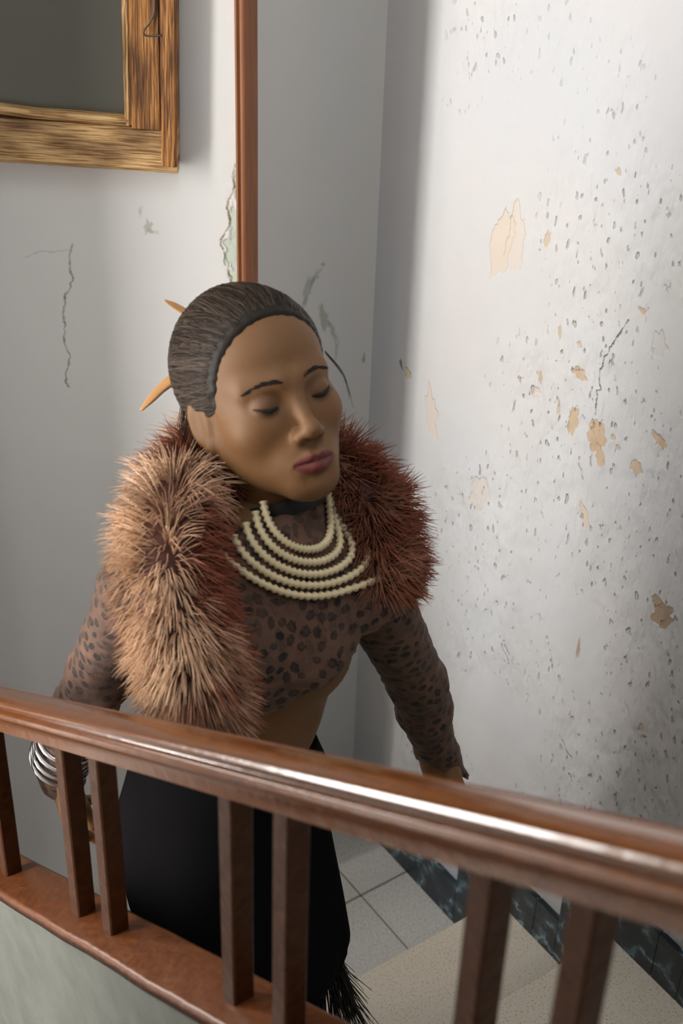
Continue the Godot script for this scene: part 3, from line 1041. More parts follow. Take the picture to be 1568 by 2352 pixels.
func head_prims() -> Array:
	var o := []
	o.append(ell(Vector3(0, 0.036, -0.016), Vector3(0.0735, 0.084, 0.092), 0.02))
	o.append(ell(Vector3(0, 0.040, 0.030), Vector3(0.060, 0.058, 0.052), 0.03))
	o.append(ell(Vector3(0, -0.032, 0.026), Vector3(0.0615, 0.075, 0.060), 0.03))
	for s in [-1.0, 1.0]:
		o.append(cap(Vector3(s * 0.050, -0.040, 0.000), Vector3(s * 0.016, -0.092, 0.066), 0.019, 0.017, 0.025))
		o.append(ell(Vector3(s * 0.040, -0.026, 0.052), Vector3(0.023, 0.020, 0.022), 0.025))
	o.append(ell(Vector3(0, -0.097, 0.072), Vector3(0.019, 0.015, 0.015), 0.022))
	# the hollow between lower lip and chin
	o.append(cap(Vector3(-0.012, -0.0865, 0.094), Vector3(0.012, -0.0865, 0.094), 0.005, 0.005, 0.012, 1))
	for s in [-1.0, 1.0]:
		o.append(cap(Vector3(s * 0.012, 0.016, 0.0815), Vector3(s * 0.046, 0.018, 0.0640), 0.0075, 0.0065, 0.018))
		o.append(ell(Vector3(s * 0.0315, -0.002, 0.0945), Vector3(0.0165, 0.0115, 0.0125), 0.012, 1))
		o.append(ell(Vector3(s * 0.0315, -0.002, 0.0725), Vector3(0.0150, 0.0125, 0.0130), 0.004))
	# nose
	o.append(cap(Vector3(0, 0.004, 0.0835), Vector3(0, -0.036, 0.1020), 0.0062, 0.0088, 0.012))
	o.append(ell(Vector3(0, -0.0385, 0.1035), Vector3(0.0095, 0.0080, 0.0085), 0.008))
	for s in [-1.0, 1.0]:
		o.append(ell(Vector3(s * 0.0120, -0.0425, 0.0935), Vector3(0.0072, 0.0062, 0.0090), 0.007))
		o.append(ell(Vector3(s * 0.0062, -0.0490, 0.0990), Vector3(0.0034, 0.0030, 0.0046), 0.003, 1))
	# muzzle and lips
	o.append(ell(Vector3(0, -0.068, 0.070), Vector3(0.030, 0.022, 0.022), 0.02))
	for s in [-1.0, 1.0]:
		o.append(cap(Vector3(s * 0.0235, -0.0715, 0.0835), Vector3(s * 0.0055, -0.0662, 0.0945), 0.0024, 0.0052, 0.005))
		o.append(cap(Vector3(s * 0.0225, -0.0730, 0.0830), Vector3(s * 0.0040, -0.0782, 0.0930), 0.0024, 0.0062, 0.005))
	o.append(cap(Vector3(-0.0215, -0.0722, 0.0880), Vector3(0.0, -0.0718, 0.1005), 0.0008, 0.0011, 0.003, 1))
	o.append(cap(Vector3(0.0215, -0.0722, 0.0880), Vector3(0.0, -0.0718, 0.1005), 0.0008, 0.0011, 0.003, 1))
	# ears
	for s in [-1.0, 1.0]:
		var eb := Basis(Vector3(0, 1, 0), s * -0.35)
		o.append(ell(Vector3(s * 0.0735, -0.008, -0.008), Vector3(0.0070, 0.0300, 0.0185), 0.006, 0, eb))
		o.append(ell(Vector3(s * 0.0740, -0.036, 0.000), Vector3(0.0050, 0.0090, 0.0080), 0.006, 0, eb))
		o.append(ell(Vector3(s * 0.0815, -0.006, -0.006), Vector3(0.0055, 0.0200, 0.0105), 0.005, 1, eb))
	# neck
	o.append(cap(Vector3(0, -0.060, -0.022), Vector3(0, -0.165, -0.040), 0.0470, 0.0500, 0.025))
	return o

const SKIN := Color(0.165, 0.075, 0.025)

func skin_at(p: Vector3) -> Color:
	var c := SKIN
	var x := absf(p.x)
	if p.z > 0.02:
		# cheeks, nose and upper lids a little redder
		c = c.lerp(Color(0.20, 0.074, 0.030), 0.5 * clampf(1.0 - Vector2(x - 0.043, p.y + 0.030).length() / 0.022, 0, 1))
		c = c.lerp(Color(0.10, 0.043, 0.017), 0.6 * clampf(1.3 - (Vector2(x - 0.0325, p.y - 0.004) / Vector2(0.021, 0.010)).length(), 0, 1))
		# lips
		var mx := clampf(x / 0.0245, 0.0, 1.0)
		var up := -0.0722 + 0.0092 * sqrt(maxf(0.0, 1.0 - mx * mx)) - 0.0022 * exp(-pow(x / 0.0035, 2.0))
		var low := -0.0722 - 0.0118 * sqrt(maxf(0.0, 1.0 - mx * mx))
		if p.y < up + 0.0012 and p.y > low - 0.0012 and x < 0.0255 and p.z > 0.06:
			var edge := clampf(minf(up + 0.0012 - p.y, p.y - low + 0.0012) / 0.0024, 0, 1)
			c = c.lerp(Color(0.125, 0.016, 0.018), edge * 0.9)
			if absf(p.y + 0.0720) < 0.0013:
				c = c.lerp(Color(0.07, 0.014, 0.012), 0.7)
	return c

func hand_prims(w: Vector3, along_: Vector3, back: Vector3, curl: float, left: bool) -> Array:
	var y := along_.normalized()
	var z := (back - y * back.dot(y)).normalized()
	var x := y.cross(z) * (1.0 if left else -1.0)     # towards the thumb
	var f := func(a: float, b: float, c: float) -> Vector3: return w + x * a + y * b + z * c
	var o := []
	o.append(cap(w - y * 0.02, f.call(0, 0.015, 0), 0.0235, 0.0215, 0.014))
	for k in 4:
		var sx: float = [0.024, 0.0085, -0.0075, -0.0225][k]
		o.append(cap(f.call(sx * 0.55, 0.012, 0), f.call(sx, [0.079, 0.083, 0.079, 0.072][k], 0.001), 0.0135, 0.0100, 0.016))
	var lens := [0.068, 0.076, 0.070, 0.056]
	for k in 4:
		var sx: float = [0.024, 0.0085, -0.0075, -0.0225][k]
		var p: Vector3 = f.call(sx, [0.079, 0.083, 0.079, 0.072][k], 0.001)
		var ang: float = curl * [0.55, 0.75, 0.9, 1.0][k]
		var r := 0.0092 if k < 3 else 0.0080
		for j in 3:
			ang += curl * [0.3, 0.75, 0.5][j]
			var l: float = lens[k] * [0.45, 0.31, 0.24][j]
			var q: Vector3 = p + (y * cos(ang) - z * sin(ang) + x * [0.10, 0.03, -0.03, -0.10][k] * (1.0 if j == 0 else 0.5)).normalized() * l
			o.append(cap(p, q, r, r * 0.88, 0.004))
			p = q
			r *= 0.88
	var t0: Vector3 = f.call(0.020, 0.018, -0.006)
	var t1: Vector3 = f.call(0.041, 0.048, -0.016)
	var t2: Vector3 = f.call(0.046, 0.075, -0.026)
	var t3: Vector3 = f.call(0.042, 0.097, -0.036)
	o.append(cap(t0, t1, 0.0145, 0.0112, 0.012))
	o.append(cap(t1, t2, 0.0105, 0.0092, 0.005))
	o.append(cap(t2, t3, 0.0092, 0.0076, 0.004))
	return o

func torso_prims() -> Array:
	var o := []
	var C := Vector3(0.716, 1.165, -1.180)
	o.append(ell(C, Vector3(0.112, 0.150, 0.088), 0.04, 0, TB))
	o.append(cap(RS + TB.x * 0.02, NB - TB.y * 0.03, 0.044, 0.050, 0.05))
	o.append(cap(LS - TB.x * 0.02, NB - TB.y * 0.03, 0.044, 0.050, 0.05))
	for s in [-1.0, 1.0]:
		o.append(ell(C + TB.x * 0.054 * s + TB.z * 0.060 + TB.y * 0.012, Vector3(0.046, 0.046, 0.038), 0.035, 0, TB))
	o.append(ell(Vector3(0.716, 1.040, -1.180), Vector3(0.088, 0.115, 0.080), 0.05, 0, TB))
	o.append(ell(HIP + Vector3(0.003, 0.01, 0), Vector3(0.116, 0.105, 0.096), 0.06, 0, TB))
	return o

func arm_prims() -> Array:
	return [
		cap(RS, RE, 0.040, 0.0330, 0.03), cap(RE, RE.lerp(RW, 0.35), 0.0320, 0.0310, 0.02), cap(RE.lerp(RW, 0.35), RW, 0.0305, 0.0220, 0.02),
		cap(LS, LE, 0.039, 0.0310, 0.03), cap(LE, LE.lerp(LW, 0.35), 0.0300, 0.0290, 0.02), cap(LE.lerp(LW, 0.35), LW, 0.0285, 0.0220, 0.02),
	]

var LEGS := [
	[Vector3(0.745, 0.870, -1.205), Vector3(0.735, 0.520, -1.120), Vector3(0.755, 0.255, -1.235)],
	[Vector3(0.645, 0.875, -1.230), Vector3(0.650, 0.470, -1.300), Vector3(0.660, 0.095, -1.510)],
]

func leg_prims() -> Array:
	var o := []
	for l in LEGS:
		o.append(cap(l[0], l[1], 0.066, 0.052, 0.04))
		o.append(cap(l[1], l[1].lerp(l[2], 0.35), 0.050, 0.050, 0.03))
		o.append(cap(l[1].lerp(l[2], 0.35), l[2], 0.050, 0.033, 0.03))
	return o

func leopard() -> Image:
	var n := 512
	var im := Image.create(n, n, false, Image.FORMAT_RGB8)
	im.fill(Color(0.36, 0.262, 0.205))
	var warp := fnl(77, 0.012, 3)
	for y in n:
		for x in n:
			var v := warp.get_noise_2d(x, y)
			if v > 0.1:
				im.set_pixel(x, y, Color(0.36, 0.262, 0.205).lerp(Color(0.43, 0.30, 0.24), clampf(v * 2.0, 0, 1)))
	var g := RandomNumberGenerator.new()
	g.seed = 5
	var pts := []
	for k in 1500:
		var p := Vector2(g.randf() * n, g.randf() * n)
		var free := true
		for q in pts:
			var d: Vector2 = (p - q).abs()
			d = Vector2(minf(d.x, n - d.x), minf(d.y, n - d.y))
			if d.length() < 24.0:
				free = false
				break
		if free:
			pts.append(p)
	var nz := fnl(78, 1.0, 2)
	for p in pts:
		var rx := g.randf_range(8.0, 13.5)
		var ry := g.randf_range(6.0, 11.0)
		var turn := g.randf() * TAU
		var gap := g.randf() * TAU
		var solid := g.randf() < 0.35
		for dy in range(-18, 19):
			for dx in range(-18, 19):
				var d := Vector2(dx, dy).rotated(turn)
				var a := d.angle()
				var e := (d / Vector2(rx, ry)).length() + 0.35 * nz.get_noise_2d(cos(a) * 2.0 + p.x, sin(a) * 2.0 + p.y)
				var x := posmod(int(p.x) + dx, n)
				var y := posmod(int(p.y) + dy, n)
				if e < 1.0:
					if solid or e > 0.55 and absf(angle_difference(a, gap)) > 0.55:
						im.set_pixel(x, y, Color(0.035, 0.028, 0.03))
					else:
						im.set_pixel(x, y, Color(0.20, 0.125, 0.09))
	return im

func person_materials():
	skin_mat = sm(Color(1, 1, 1), 0.62, "skin")
	skin_mat.vertex_color_use_as_albedo = true
	skin_mat.subsurf_scatter_enabled = true
	skin_mat.subsurf_scatter_strength = 0.12
	M.cloth = sm(Color(1, 1, 1), 0.85, "leopard print knit")
	M.cloth.albedo_texture = ImageTexture.create_from_image(leopard())
	M.cloth.rim_enabled = true
	M.cloth.rim = 0.08
	M.cloth.rim_tint = 0.3
	tri(M.cloth, Vector3(3.6, 3.6, 3.6))
	M.hair = sm(Color(1, 1, 1), 0.5, "dark hair")
	M.hair.vertex_color_use_as_albedo = true
	M.hair.metallic_specular = 0.3
	M.fur = sm(Color(1, 1, 1), 0.75, "dyed fur")
	M.fur.vertex_color_use_as_albedo = true
	M.fur.backlight_enabled = true
	M.fur.backlight = Color(0.25, 0.2, 0.16)
	M.black = sm(Color(0.075, 0.072, 0.075), 0.95, "black cloth")
	M.black.metallic_specular = 0.1
	M.boot = sm(Color(0.03, 0.03, 0.03), 0.4, "black leather")
	M.choker = sm(Color(0.02, 0.018, 0.018), 0.6, "black ribbon")
	M.cream = sm(Color(0.84, 0.77, 0.62), 0.5, "cream beads")
	M.tan = sm(Color(0.76, 0.56, 0.36), 0.45, "tan horn")
	M.silver = sm(Color(0.85, 0.85, 0.86), 0.22, "silver")
	M.silver.metallic = 1.0
	M.lash = sm(Color(0.025, 0.018, 0.014), 0.8, "lashes")
	M.brow = sm(Color(0.075, 0.045, 0.03), 0.9, "brows")

func woman():
	person_materials()
	var tx := (LS - RS).normalized()
	var ty := (NB - HIP).normalized()
	ty = (ty - tx * ty.dot(tx)).normalized()
	TB = Basis(tx, ty, tx.cross(ty))
	var w := thing("person", "woman in leopard-print top, fur collar and black skirt climbing the stairs, eyes lowered", "person", Vector3(0.70, 0.0, -1.30))
	var shift := -w.position
	var put := func(called: String, m, mat: Material, flip = null):
		for k in m.v.size():
			m.v[k] += shift
		return obj(called, m, mat, w, flip)
	# ---- body: one mesh of head, trunk, limbs and hands
	var hp := head_prims()
	var body := nets(hp, Vector3(-0.095, -0.215, -0.125), Vector3(0.095, 0.135, 0.130), 0.0028)
	for k in body.v.size():
		body.c[k] = skin_at(body.v[k])
		body.v[k] = hd(body.v[k].x, body.v[k].y, body.v[k].z)
	var trunk := torso_prims()
	trunk.append(cap(NB - TB.y * 0.02, hd(0, -0.13, -0.034), 0.050, 0.046, 0.03))
	trunk.append_array(arm_prims())
	trunk.append_array(leg_prims())
	var bb := bounds(trunk, 0.03)
	var tm := nets(trunk, bb[0], bb[1], 0.011)
	for k in tm.c.size():
		tm.c[k] = SKIN if tm.v[k].y > 0.90 else Color(0.010, 0.010, 0.010)      # black tights below
	join(body, tm)
	for q in [[LW, Vector3(0.12, -0.95, 0.20), Vector3(0.9, 0.1, -0.35), 0.38, true], [RW, Vector3(0.04, -0.98, 0.10), Vector3(-0.9, 0, -0.3), 0.55, false]]:
		var pr := hand_prims(q[0], q[1], q[2], q[3], q[4])
		var hb := bounds(pr, 0.01)
		var hm := nets(pr, hb[0], hb[1], 0.0032)
		for k in hm.c.size():
			hm.c[k] = SKIN
		join(body, hm)
	put.call("body", body, skin_mat)
	face_details(put)
	hair(put, w)
	clothes(put)
	fur(put)

func face_details(put: Callable):
	# lashes of the lowered lids, brows
	for s in [-1.0, 1.0]:
		var m := mb()
		var pts := []
		var rad := []
		for k in 13:
			var t := k / 12.0
			var x: float = lerpf(0.0190, 0.0465, t)
			var u := (x - 0.0315) / 0.0150
			var y := -0.0052 - 0.0030 * (1.0 - u * u) + 0.0028 * smoothstep(0.5, 1.0, t)
			var yy := (y + 0.002) / 0.0125
			var z := 0.0725 + 0.0130 * sqrt(maxf(0.02, 1.0 - minf(0.97, u * u + yy * yy))) + 0.0008
			pts.append(hd(s * x, y, z))
			rad.append(0.0005 + 0.0019 * sin(PI * clampf(t * 1.05, 0.0, 1.0)) + 0.0004 * t)
		tube(m, pts, rad, 6)
		for k in 15:      # single lashes
			var t := (k + 1) / 16.0
			var a: Vector3 = pts[int(t * 12)]
			var b := a + HB * Vector3(s * lerpf(-0.001, 0.003, t), -0.0030, 0.0038)
			tube(m, [a, a.lerp(b, 0.6) + HB * Vector3(0, -0.0006, 0.0004), b], [0.00035, 0.0003, 0.0001], 4)
		put.call("eyelashes", m, M.lash)
	for s in [-1.0, 1.0]:
		var m := mb()
		for k in 70:
			var t := rng.randf()
			var x := lerpf(0.0125, 0.0500, t)
			var y := 0.0165 + 0.0050 * sin(PI * pow(t, 0.8) * 0.85) - 0.003 * t * t
			y += rng.randf_range(-1, 1) * lerpf(0.0030, 0.0010, t)
			var z := surface_z(s * x, y) + 0.0002
			var x2 := x + 0.0055
			var y2 := y + lerpf(0.0020, -0.0012, t)
			var z2 := surface_z(s * x2, y2) + 0.0007
			tube(m, [hd(s * x, y, z), hd(s * x2, y2, z2)], [0.00055, 0.0002], 4)
		put.call("eyebrow", m, M.brow)

var _hp := []
func surface_z(x: float, y: float) -> float:
	if _hp.is_empty():
		_hp = head_prims()
	var z := 0.125
	for k in 24:
		var d := fold(_hp, Vector3(x, y, z))
		if d < 0.0003:
			break
		z -= d * 0.9
	return z

func hair(put: Callable, w: Node3D):
	var bun := Vector3(0.004, 0.046, -0.128)
	var bump := func(p: Vector3) -> float:
		var d := p - Vector3(0, 0.03, 0.0)
		var a := atan2(d.x, d.y)
		return 0.0007 * sin(a * 34.0 + 3.0 * sin(a * 5.0))
	var o := [ell(Vector3(0, 0.036, -0.018), Vector3(0.0800, 0.0920, 0.0990), 0.01), ell(Vector3(0, 0.045, 0.022), Vector3(0.0655, 0.0650, 0.0640), 0.02)]
	var shell_ := o.duplicate()
	# the hairline: an oblique cut across brow, temples and ears, then the nape
	o.append(half(Vector3(0, 0.0760, 0.066), Vector3(0, -0.42, 0.907).normalized(), 0.006))
	o.append(half(Vector3(0, -0.070, -0.04), Vector3(0, -0.9, 0.43).normalized(), 0.01))
	for s in [-1.0, 1.0]:
		o.append(ell(Vector3(s * 0.080, -0.020, 0.004), Vector3(0.022, 0.030, 0.026), 0.008, 1))
	o.append(ell(bun, Vector3(0.040, 0.038, 0.030), 0.012))
	var m := nets(o, Vector3(-0.1, -0.12, -0.175), Vector3(0.1, 0.14, 0.11), 0.0032, bump)
	for k in m.v.size():
		m.c[k] = Color(0.022, 0.016, 0.013)
		m.v[k] = hd(m.v[k].x, m.v[k].y, m.v[k].z)
	# combed strands from the hairline back to the knot
	for k in 1500:
		var t := rng.randf_range(-1.0, 1.0)
		var a := t * 2.05
		var from := Vector3(sin(a) * 0.079, 0.030 + cos(a) * 0.062, 0)
		# start on the cut plane
		from.z = 0.066 + (from.y - 0.076) * 0.463 + (rng.randf_range(-0.10, 0.0) if k % 3 == 0 else rng.randf_range(-0.004, 0.006))
		var c := Vector3(0, 0.036, -0.018)
		var d0 := (from - c).normalized()
		var d1 := (bun + Vector3(rng.randf_range(-0.02, 0.02), rng.randf_range(-0.02, 0.02), 0.0) - c).normalized()
		var pts := []
		var rad := []
		var rr := rng.randf_range(0.0005, 0.0011)
		var lift := rng.randf_range(-0.0002, 0.0012)
		for j in 10:
			var u := pow(j / 9.0, 1.5)
			var d := d0.slerp(d1, u)
			var p := c + d * 0.13
			for i in 6:
				p -= d * fold(shell_, p) * 0.9
			p += d * (lift - 0.007 * (1.0 - smoothstep(0.0, 0.045, u)))
			pts.append(hd(p.x, p.y, p.z))
			rad.append(rr * (0.5 + sin(PI * clampf(u, 0.08, 0.95))))
		var g := rng.randf()
		tube(m, pts, rad, 4, Color(0.020, 0.014, 0.011).lerp(Color(0.085, 0.062, 0.048), g * g))
	# loose wisps
	for q in [[Vector3(0.070, 0.030, 0.045), Vector3(0.083, 0.0, 0.052), Vector3(0.086, -0.030, 0.052)], [Vector3(-0.072, 0.0, -0.02), Vector3(-0.083, -0.045, -0.03), Vector3(-0.078, -0.10, -0.035)], [Vector3(-0.074, 0.01, -0.03), Vector3(-0.088, -0.05, -0.045), Vector3(-0.082, -0.12, -0.04)], [Vector3(-0.070, 0.02, -0.045), Vector3(-0.084, -0.04, -0.06), Vector3(-0.074, -0.125, -0.055)], [Vector3(-0.066, -0.03, -0.055), Vector3(-0.074, -0.08, -0.06), Vector3(-0.066, -0.13, -0.05)]]:
		for k in (9 if q[0].x < 0.0 else 3):
			var j := Vector3(rng.randf_range(-1, 1), rng.randf_range(-1, 1), rng.randf_range(-1, 1)) * 0.005
			var pts := curve([q[0] + j * 0.4, q[1] + j, q[2] + j * 1.8], 7)
			for i in 8:
				pts[i] = hd(pts[i].x, pts[i].y, pts[i].z)
			tube(m, pts, spread([0.0006, 0.0005, 0.0002], 7), 4, Color(0.045, 0.028, 0.018))
	put.call("hair", m, M.hair, false)
	# tan claw clip with its prongs standing off the knot
	m = mb()
	for q in [[Vector3(0.004, 0.080, -0.110), Vector3(-0.012, 0.109, -0.117), Vector3(-0.031, 0.127, -0.117), 0.0070], [Vector3(-0.015, 0.047, -0.122), Vector3(-0.056, 0.033, -0.130), Vector3(-0.093, 0.015, -0.126), 0.0095]]:
		var pts := curve([q[0], q[1], q[2]], 12)
		for i in 13:
			pts[i] = hd(pts[i].x, pts[i].y, pts[i].z)
		tube(m, pts, spread([q[3] * 0.9, q[3], q[3] * 0.75, q[3] * 0.3], 12), 8, Color.WHITE, 0.5)
	tag(put.call("hair_clip", m, M.tan, null), "tan horn hair clip")

func march(list: Array, p: Vector3, dir: Vector3, gap: float) -> Vector3:
	for k in 40:
		var d := fold(list, p) - gap
		if absf(d) < 0.0004:
			break
		p += dir * clampf(d * 0.8, -0.01, 0.02)
	return p

func clothes(put: Callable):
	# cropped top with long sleeves
	var hem := Vector3(0.745, 1.150, -1.13)
	var trunk_only := [half(hem, Vector3(0.43, -0.90, 0.02).normalized(), 0.006)]
	# only the trunk is cropped: arms are joined again after the cut
	var list := grown(torso_prims(), 0.0085)
	list.append_array(trunk_only)
	list.append(cap(NB - TB.y * 0.02, hd(0, -0.118, -0.032), 0.0575, 0.0535, 0.03))
	list.append_array(grown(arm_prims().slice(0, 3), 0.0055))
	list.append(cap(LS, LS.lerp(LE, 0.6), 0.0445, 0.0395, 0.03))
	list.append(cap(RW, RW + Vector3(0.002, -0.03, 0.002), 0.0275, 0.0300, 0.02))
	list.append(half(hd(0, -0.128, -0.03), HB.y, 0.004))
	var bb := bounds(list, 0.02)
	var wrinkle := fnl(88, 22.0, 3)
	var m := nets(list, bb[0], bb[1], 0.0075, func(p: Vector3) -> float: return 0.0028 * wrinkle.get_noise_3d(p.x, p.y * 1.8, p.z))
	# her left sleeve, its cuff drawn down over the back of the hand
	var sleeve := grown(arm_prims().slice(3, 6), 0.0060)
	sleeve.append(cap(LW, LW + Vector3(0.018, -0.062, 0.010), 0.0285, 0.0330, 0.02))
	sleeve.append(half(LW + Vector3(0.004, -0.022, 0.0), Vector3(-0.62, -0.75, 0.15).normalized(), 0.004))
	var sb := bounds(sleeve, 0.02)
	join(m, nets(sleeve, sb[0], sb[1], 0.0065, func(p: Vector3) -> float: return 0.0036 * wrinkle.get_noise_3d(p.x * 1.5, p.y * 3.0, p.z)))
	put.call("leopard_top", m, M.cloth)
	# black ribbon round the neck
	m = mb()
	var ring := []
	var ax := HB.y
	var c := hd(0, -0.124, -0.033)
	for k in 25:
		var a := TAU * k / 24.0
		ring.append(c + (HB.x * cos(a) * 1.0 + HB.z * sin(a) * 1.06) * 0.0545)
	for k in 24:
		for q in [[0.006, 0.0], [-0.006, 0.0]]:
			pass
	var first := 0
	for k in 25:
		var out: Vector3 = (ring[k] - c).normalized()
		for q in [[-0.009, -0.003], [-0.009, 0.0015], [0.009, 0.0015], [0.009, -0.003]]:
			vert(m, ring[k] + ax * q[0] + out * q[1])
	for k in 24:
		for j in 4:
			var j2 := (j + 1) % 4
			quad(m, first + k * 4 + j, first + k * 4 + j2, first + k * 4 + 4 + j2, first + k * 4 + 4 + j)
	put.call("choker", m, M.choker)
	# necklace: six rows of cream beads across the chest
	var body := grown(torso_prims(), 0.0085)
	body.append(cap(NB - TB.y * 0.02, hd(0, -0.12, -0.032), 0.0585, 0.0535, 0.03))
	for row in 5:
		m = mb()
		var pts := []
		var rad := []
		for k in 61:
			var a := lerpf(-1.0, 1.0, k / 60.0)
			var th := a * (0.80 + 0.05 * row) + 0.20
			var axis := NB + TB.y * (0.026 - row * 0.0105 + 0.036 * a * a + 0.008 * a) - TB.z * 0.02
			var out := TB.x * sin(th) + TB.z * cos(th)
			pts.append(march(body, axis + out * 0.2, -out, 0.004))
			rad.append(0.0054 if k % 2 == 0 else 0.0030)
		tube(m, pts, rad, 7)
		put.call("necklace_strand", m, M.cream)
	skirt(put)
	# silver bangles over the right cuff
	for k in 4:
		m = mb()
		var p := RW + (RE - RW).normalized() * (0.012 + 0.019 * k)
		var axis := (RE - RW).normalized()
		var e1 := axis.cross(Vector3.BACK).normalized()
		var e2 := axis.cross(e1)
		var pts := []
		var rad := []
		for j in 25:
			var a := TAU * j / 24.0
			pts.append(p + (e1 * cos(a) + e2 * sin(a)) * (0.0385 + 0.001 * k) + axis * 0.004 * sin(a + k))
			rad.append(0.0036)
		tube(m, pts, rad, 6, Color.WHITE, 1.0, false)
		put.call("bangle", m, M.silver)
	# ankle boots
	for l in LEGS:
		var a: Vector3 = l[2]
		var sole: float = 0.172 if a.y > 0.2 else 0.002
		var toe := Vector3(a.x + 0.012, sole + 0.030, a.z + 0.115)
		var pr := [cap(a + Vector3(0, 0.07, 0.0), Vector3(a.x, sole + 0.045, a.z), 0.046, 0.042, 0.03), cap(Vector3(a.x, sole + 0.036, a.z - 0.01), toe, 0.036, 0.028, 0.03)]
		pr.append(half(Vector3(a.x, sole, a.z), Vector3(0, -1, 0), 0.004))
		pr.append(half(a + Vector3(0, 0.075, 0), Vector3(0, 1, 0), 0.004))
		var b2 := bounds(pr, 0.01)
		put.call("boot", nets(pr, b2[0], b2[1], 0.006), M.boot)

# rings: [centre x, y, z, half width along the view's across, half depth]
func skirt(put: Callable):
	var across := Vector3(0.825, 0, 0.565)
	var deep := Vector3(-0.565, 0, 0.825)
	var rings := [
		[Vector3(0.706, 1.000, -1.187), 0.096, 0.084], [Vector3(0.702, 0.980, -1.190), 0.108, 0.094], [Vector3(0.703, 0.935, -1.205), 0.128, 0.112], [Vector3(0.690, 0.85, -1.205), 0.138, 0.128],
		[Vector3(0.690, 0.76, -1.175), 0.138, 0.134], [Vector3(0.698, 0.68, -1.148), 0.132, 0.136], [Vector3(0.700, 0.625, -1.148), 0.117, 0.122],
	]
	var m := mb()
	var n := 64
	var folds := fnl(91, 1.0, 2)
	var rows := 28
	for r in rows + 1:
		var x := float(r) / rows * (rings.size() - 1)
		var j := mini(int(x), rings.size() - 2)
		var t := x - j
		var c: Vector3 = rings[j][0].lerp(rings[j + 1][0], t)
		var a := lerpf(rings[j][1], rings[j + 1][1], t)
		var b := lerpf(rings[j][2], rings[j + 1][2], t)
		for k in n:
			var an := TAU * k / n
			var f := 1.0 + 0.06 * smoothstep(0.1, 1.0, float(r) / rows) * (sin(an * 7.0 + 1.0 + 0.8 * sin(float(r) * 0.1)) * 0.6 + folds.get_noise_2d(an * 3.0, r * 0.05))
			vert(m, c + across * cos(an) * a * f + deep * sin(an) * b * f + Vector3(0, 0.02 * sin(an * 2.0) * r / rows, 0))
	for r in rows:
		for k in n:
			var k2 := (k + 1) % n
			quad(m, r * n + k, r * n + k2, (r + 1) * n + k2, (r + 1) * n + k)
	# the inside, a hand's breadth up, so that the cloth has thickness
	var base: int = m.v.size()
	for r in [rows, rows - 4]:
		for k in n:
			var p: Vector3 = m.v[r * n + k]
			var c: Vector3 = rings[rings.size() - 1][0]
			vert(m, p + (Vector3(c.x, p.y, c.z) - p).normalized() * 0.004)
	for k in n:
		var k2 := (k + 1) % n
		quad(m, rows * n + k, rows * n + k2, base + k2, base + k)
		quad(m, base + k, base + k2, base + n + k2, base + n + k)
	var top := vert(m, rings[0][0])
	for k in n:
		m.i.append_array(PackedInt32Array([top, (k + 1) % n, k]))
	var hem := []
	for k in n:
		hem.append(m.v[rows * n + k])
	put.call("skirt", m, M.black, null)
	# fringe along the hem
	m = mb()
	for k in 600:
		var x := rng.randf() * n
		var j := int(x) % n
		var p: Vector3 = hem[j].lerp(hem[(j + 1) % n], x - int(x))
		var out := (p - Vector3(0.700, p.y, -1.148)).normalized()
		var l := rng.randf_range(0.09, 0.20)
		var sway := out * rng.randf_range(0.01, 0.06) + Vector3(rng.randf_range(-0.01, 0.01), 0, rng.randf_range(-0.01, 0.01))
		tube(m, [p + Vector3(0, 0.01, 0), p + Vector3(0, -l * 0.5, 0) + sway * 0.4, p + Vector3(0, -l, 0) + sway], [0.0012, 0.0010, 0.0004], 3, Color.WHITE, 1.0, false)
	var f = put.call("skirt_fringe", m, sm(Color(0.045, 0.036, 0.034), 0.7, "dark fringe"), false)
	f.set_meta("kind", "stuff")

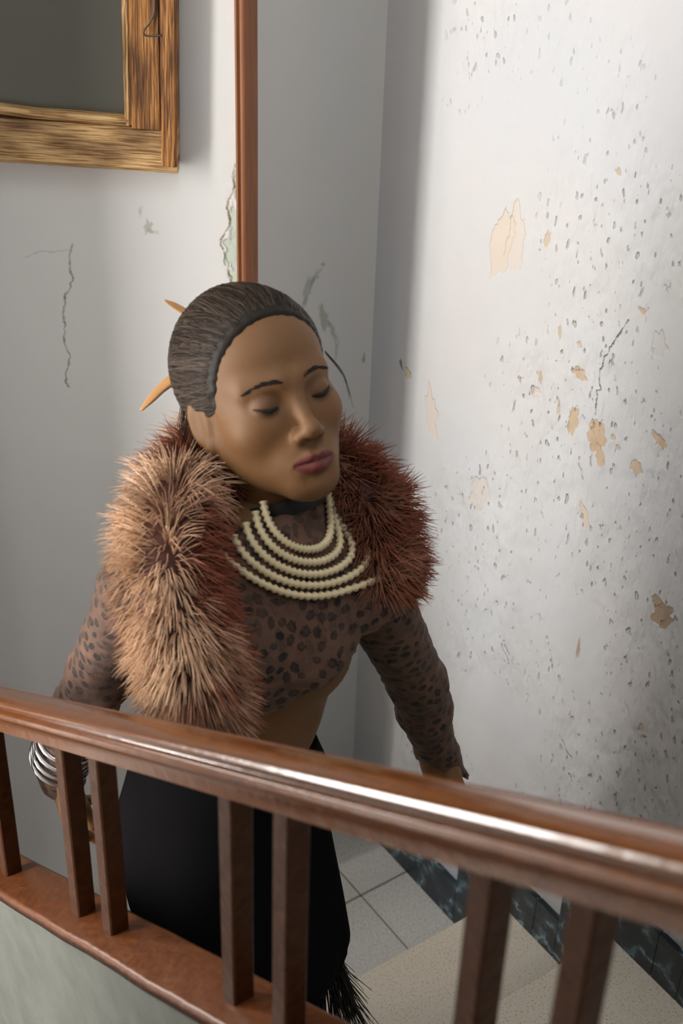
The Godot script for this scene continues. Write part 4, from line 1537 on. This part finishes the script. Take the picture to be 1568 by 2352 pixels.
func fur(put: Callable):
	# the stole: from the lapel on her right breast, over the shoulder, high behind the neck, down over the left shoulder
	var path := [Vector3(0.604, 1.150, -1.088), Vector3(0.598, 1.200, -1.088), Vector3(0.592, 1.255, -1.100), Vector3(0.602, 1.318, -1.150), Vector3(0.655, 1.345, -1.225), Vector3(0.745, 1.345, -1.280), Vector3(0.838, 1.328, -1.250), Vector3(0.876, 1.285, -1.180), Vector3(0.864, 1.240, -1.135), Vector3(0.850, 1.215, -1.112)]
	var radii := [0.026, 0.036, 0.040, 0.040, 0.040, 0.040, 0.042, 0.042, 0.036, 0.024]
	var n := 54
	var pts := curve(path, n)
	var rad := spread(radii, n)
	var m := mb()
	var dark := Color(0.045, 0.009, 0.004)
	var rust := Color(0.22, 0.048, 0.016)
	var cream := Color(0.92, 0.62, 0.40)
	tube(m, pts, rad, 14, Color(0.060, 0.015, 0.007))
	var nz := fnl(95, 9.0, 3)
	var nz2 := fnl(96, 26.0, 2)
	for lock in 3000:
		var u := rng.randf() * n
		var k := clampi(int(u), 1, n - 2)
		var c: Vector3 = pts[k].lerp(pts[k + 1], u - int(u))
		var t: Vector3 = (pts[k + 1] - pts[k - 1]).normalized()
		var e1 := t.cross(Vector3.UP).normalized()
		var e2 := t.cross(e1)
		var a := rng.randf() * TAU
		var out := e1 * cos(a) + e2 * sin(a)
		var left := smoothstep(0.45, 0.62, u / n)
		var lie := t * (rng.randf_range(-0.5, 0.5)) + Vector3(0, -0.55, 0) + Vector3(0.25, 0, -0.25) * left
		var r: float = rad[k]
		var root := c + out * r * 0.9
		# patches of dye: cream on the outside of her right shoulder, rust inside, deep red on her left
		var patch_ := nz.get_noise_3dv(root) * 1.5 + 0.85 * out.dot(Vector3(-0.85, 0.25, 0.1)) + 0.22
		var mix_ := clampf(patch_, 0.0, 1.0) * (1.0 - 0.80 * left)
		var shade := nz2.get_noise_3dv(root)
		var tipc := rust.lerp(cream, mix_)
		var rootc := dark.lerp(rust, clampf(0.35 + shade, 0, 1)).lerp(cream * 0.8, mix_ * 0.8)
		var l := rng.randf_range(0.026, 0.048)
		for s in 7:
			var j := Vector3(rng.randf_range(-1, 1), rng.randf_range(-1, 1), rng.randf_range(-1, 1))
			var p0 := root + j * 0.0055
			var dir := (out * rng.randf_range(0.65, 1.0) + lie * 0.55 + j * 0.18).normalized()
			var p1 := p0 + dir * l * 0.5
			var p2 := p1 + (dir + lie * 0.55 + Vector3(0, -0.2, 0)).normalized() * l * 0.5
			tube(m, [p0, p1, p2], [0.0009, 0.0007, 0.00015], 3, rootc, 1.0, false, tipc)
	put.call("fur_stole", m, M.fur, false)
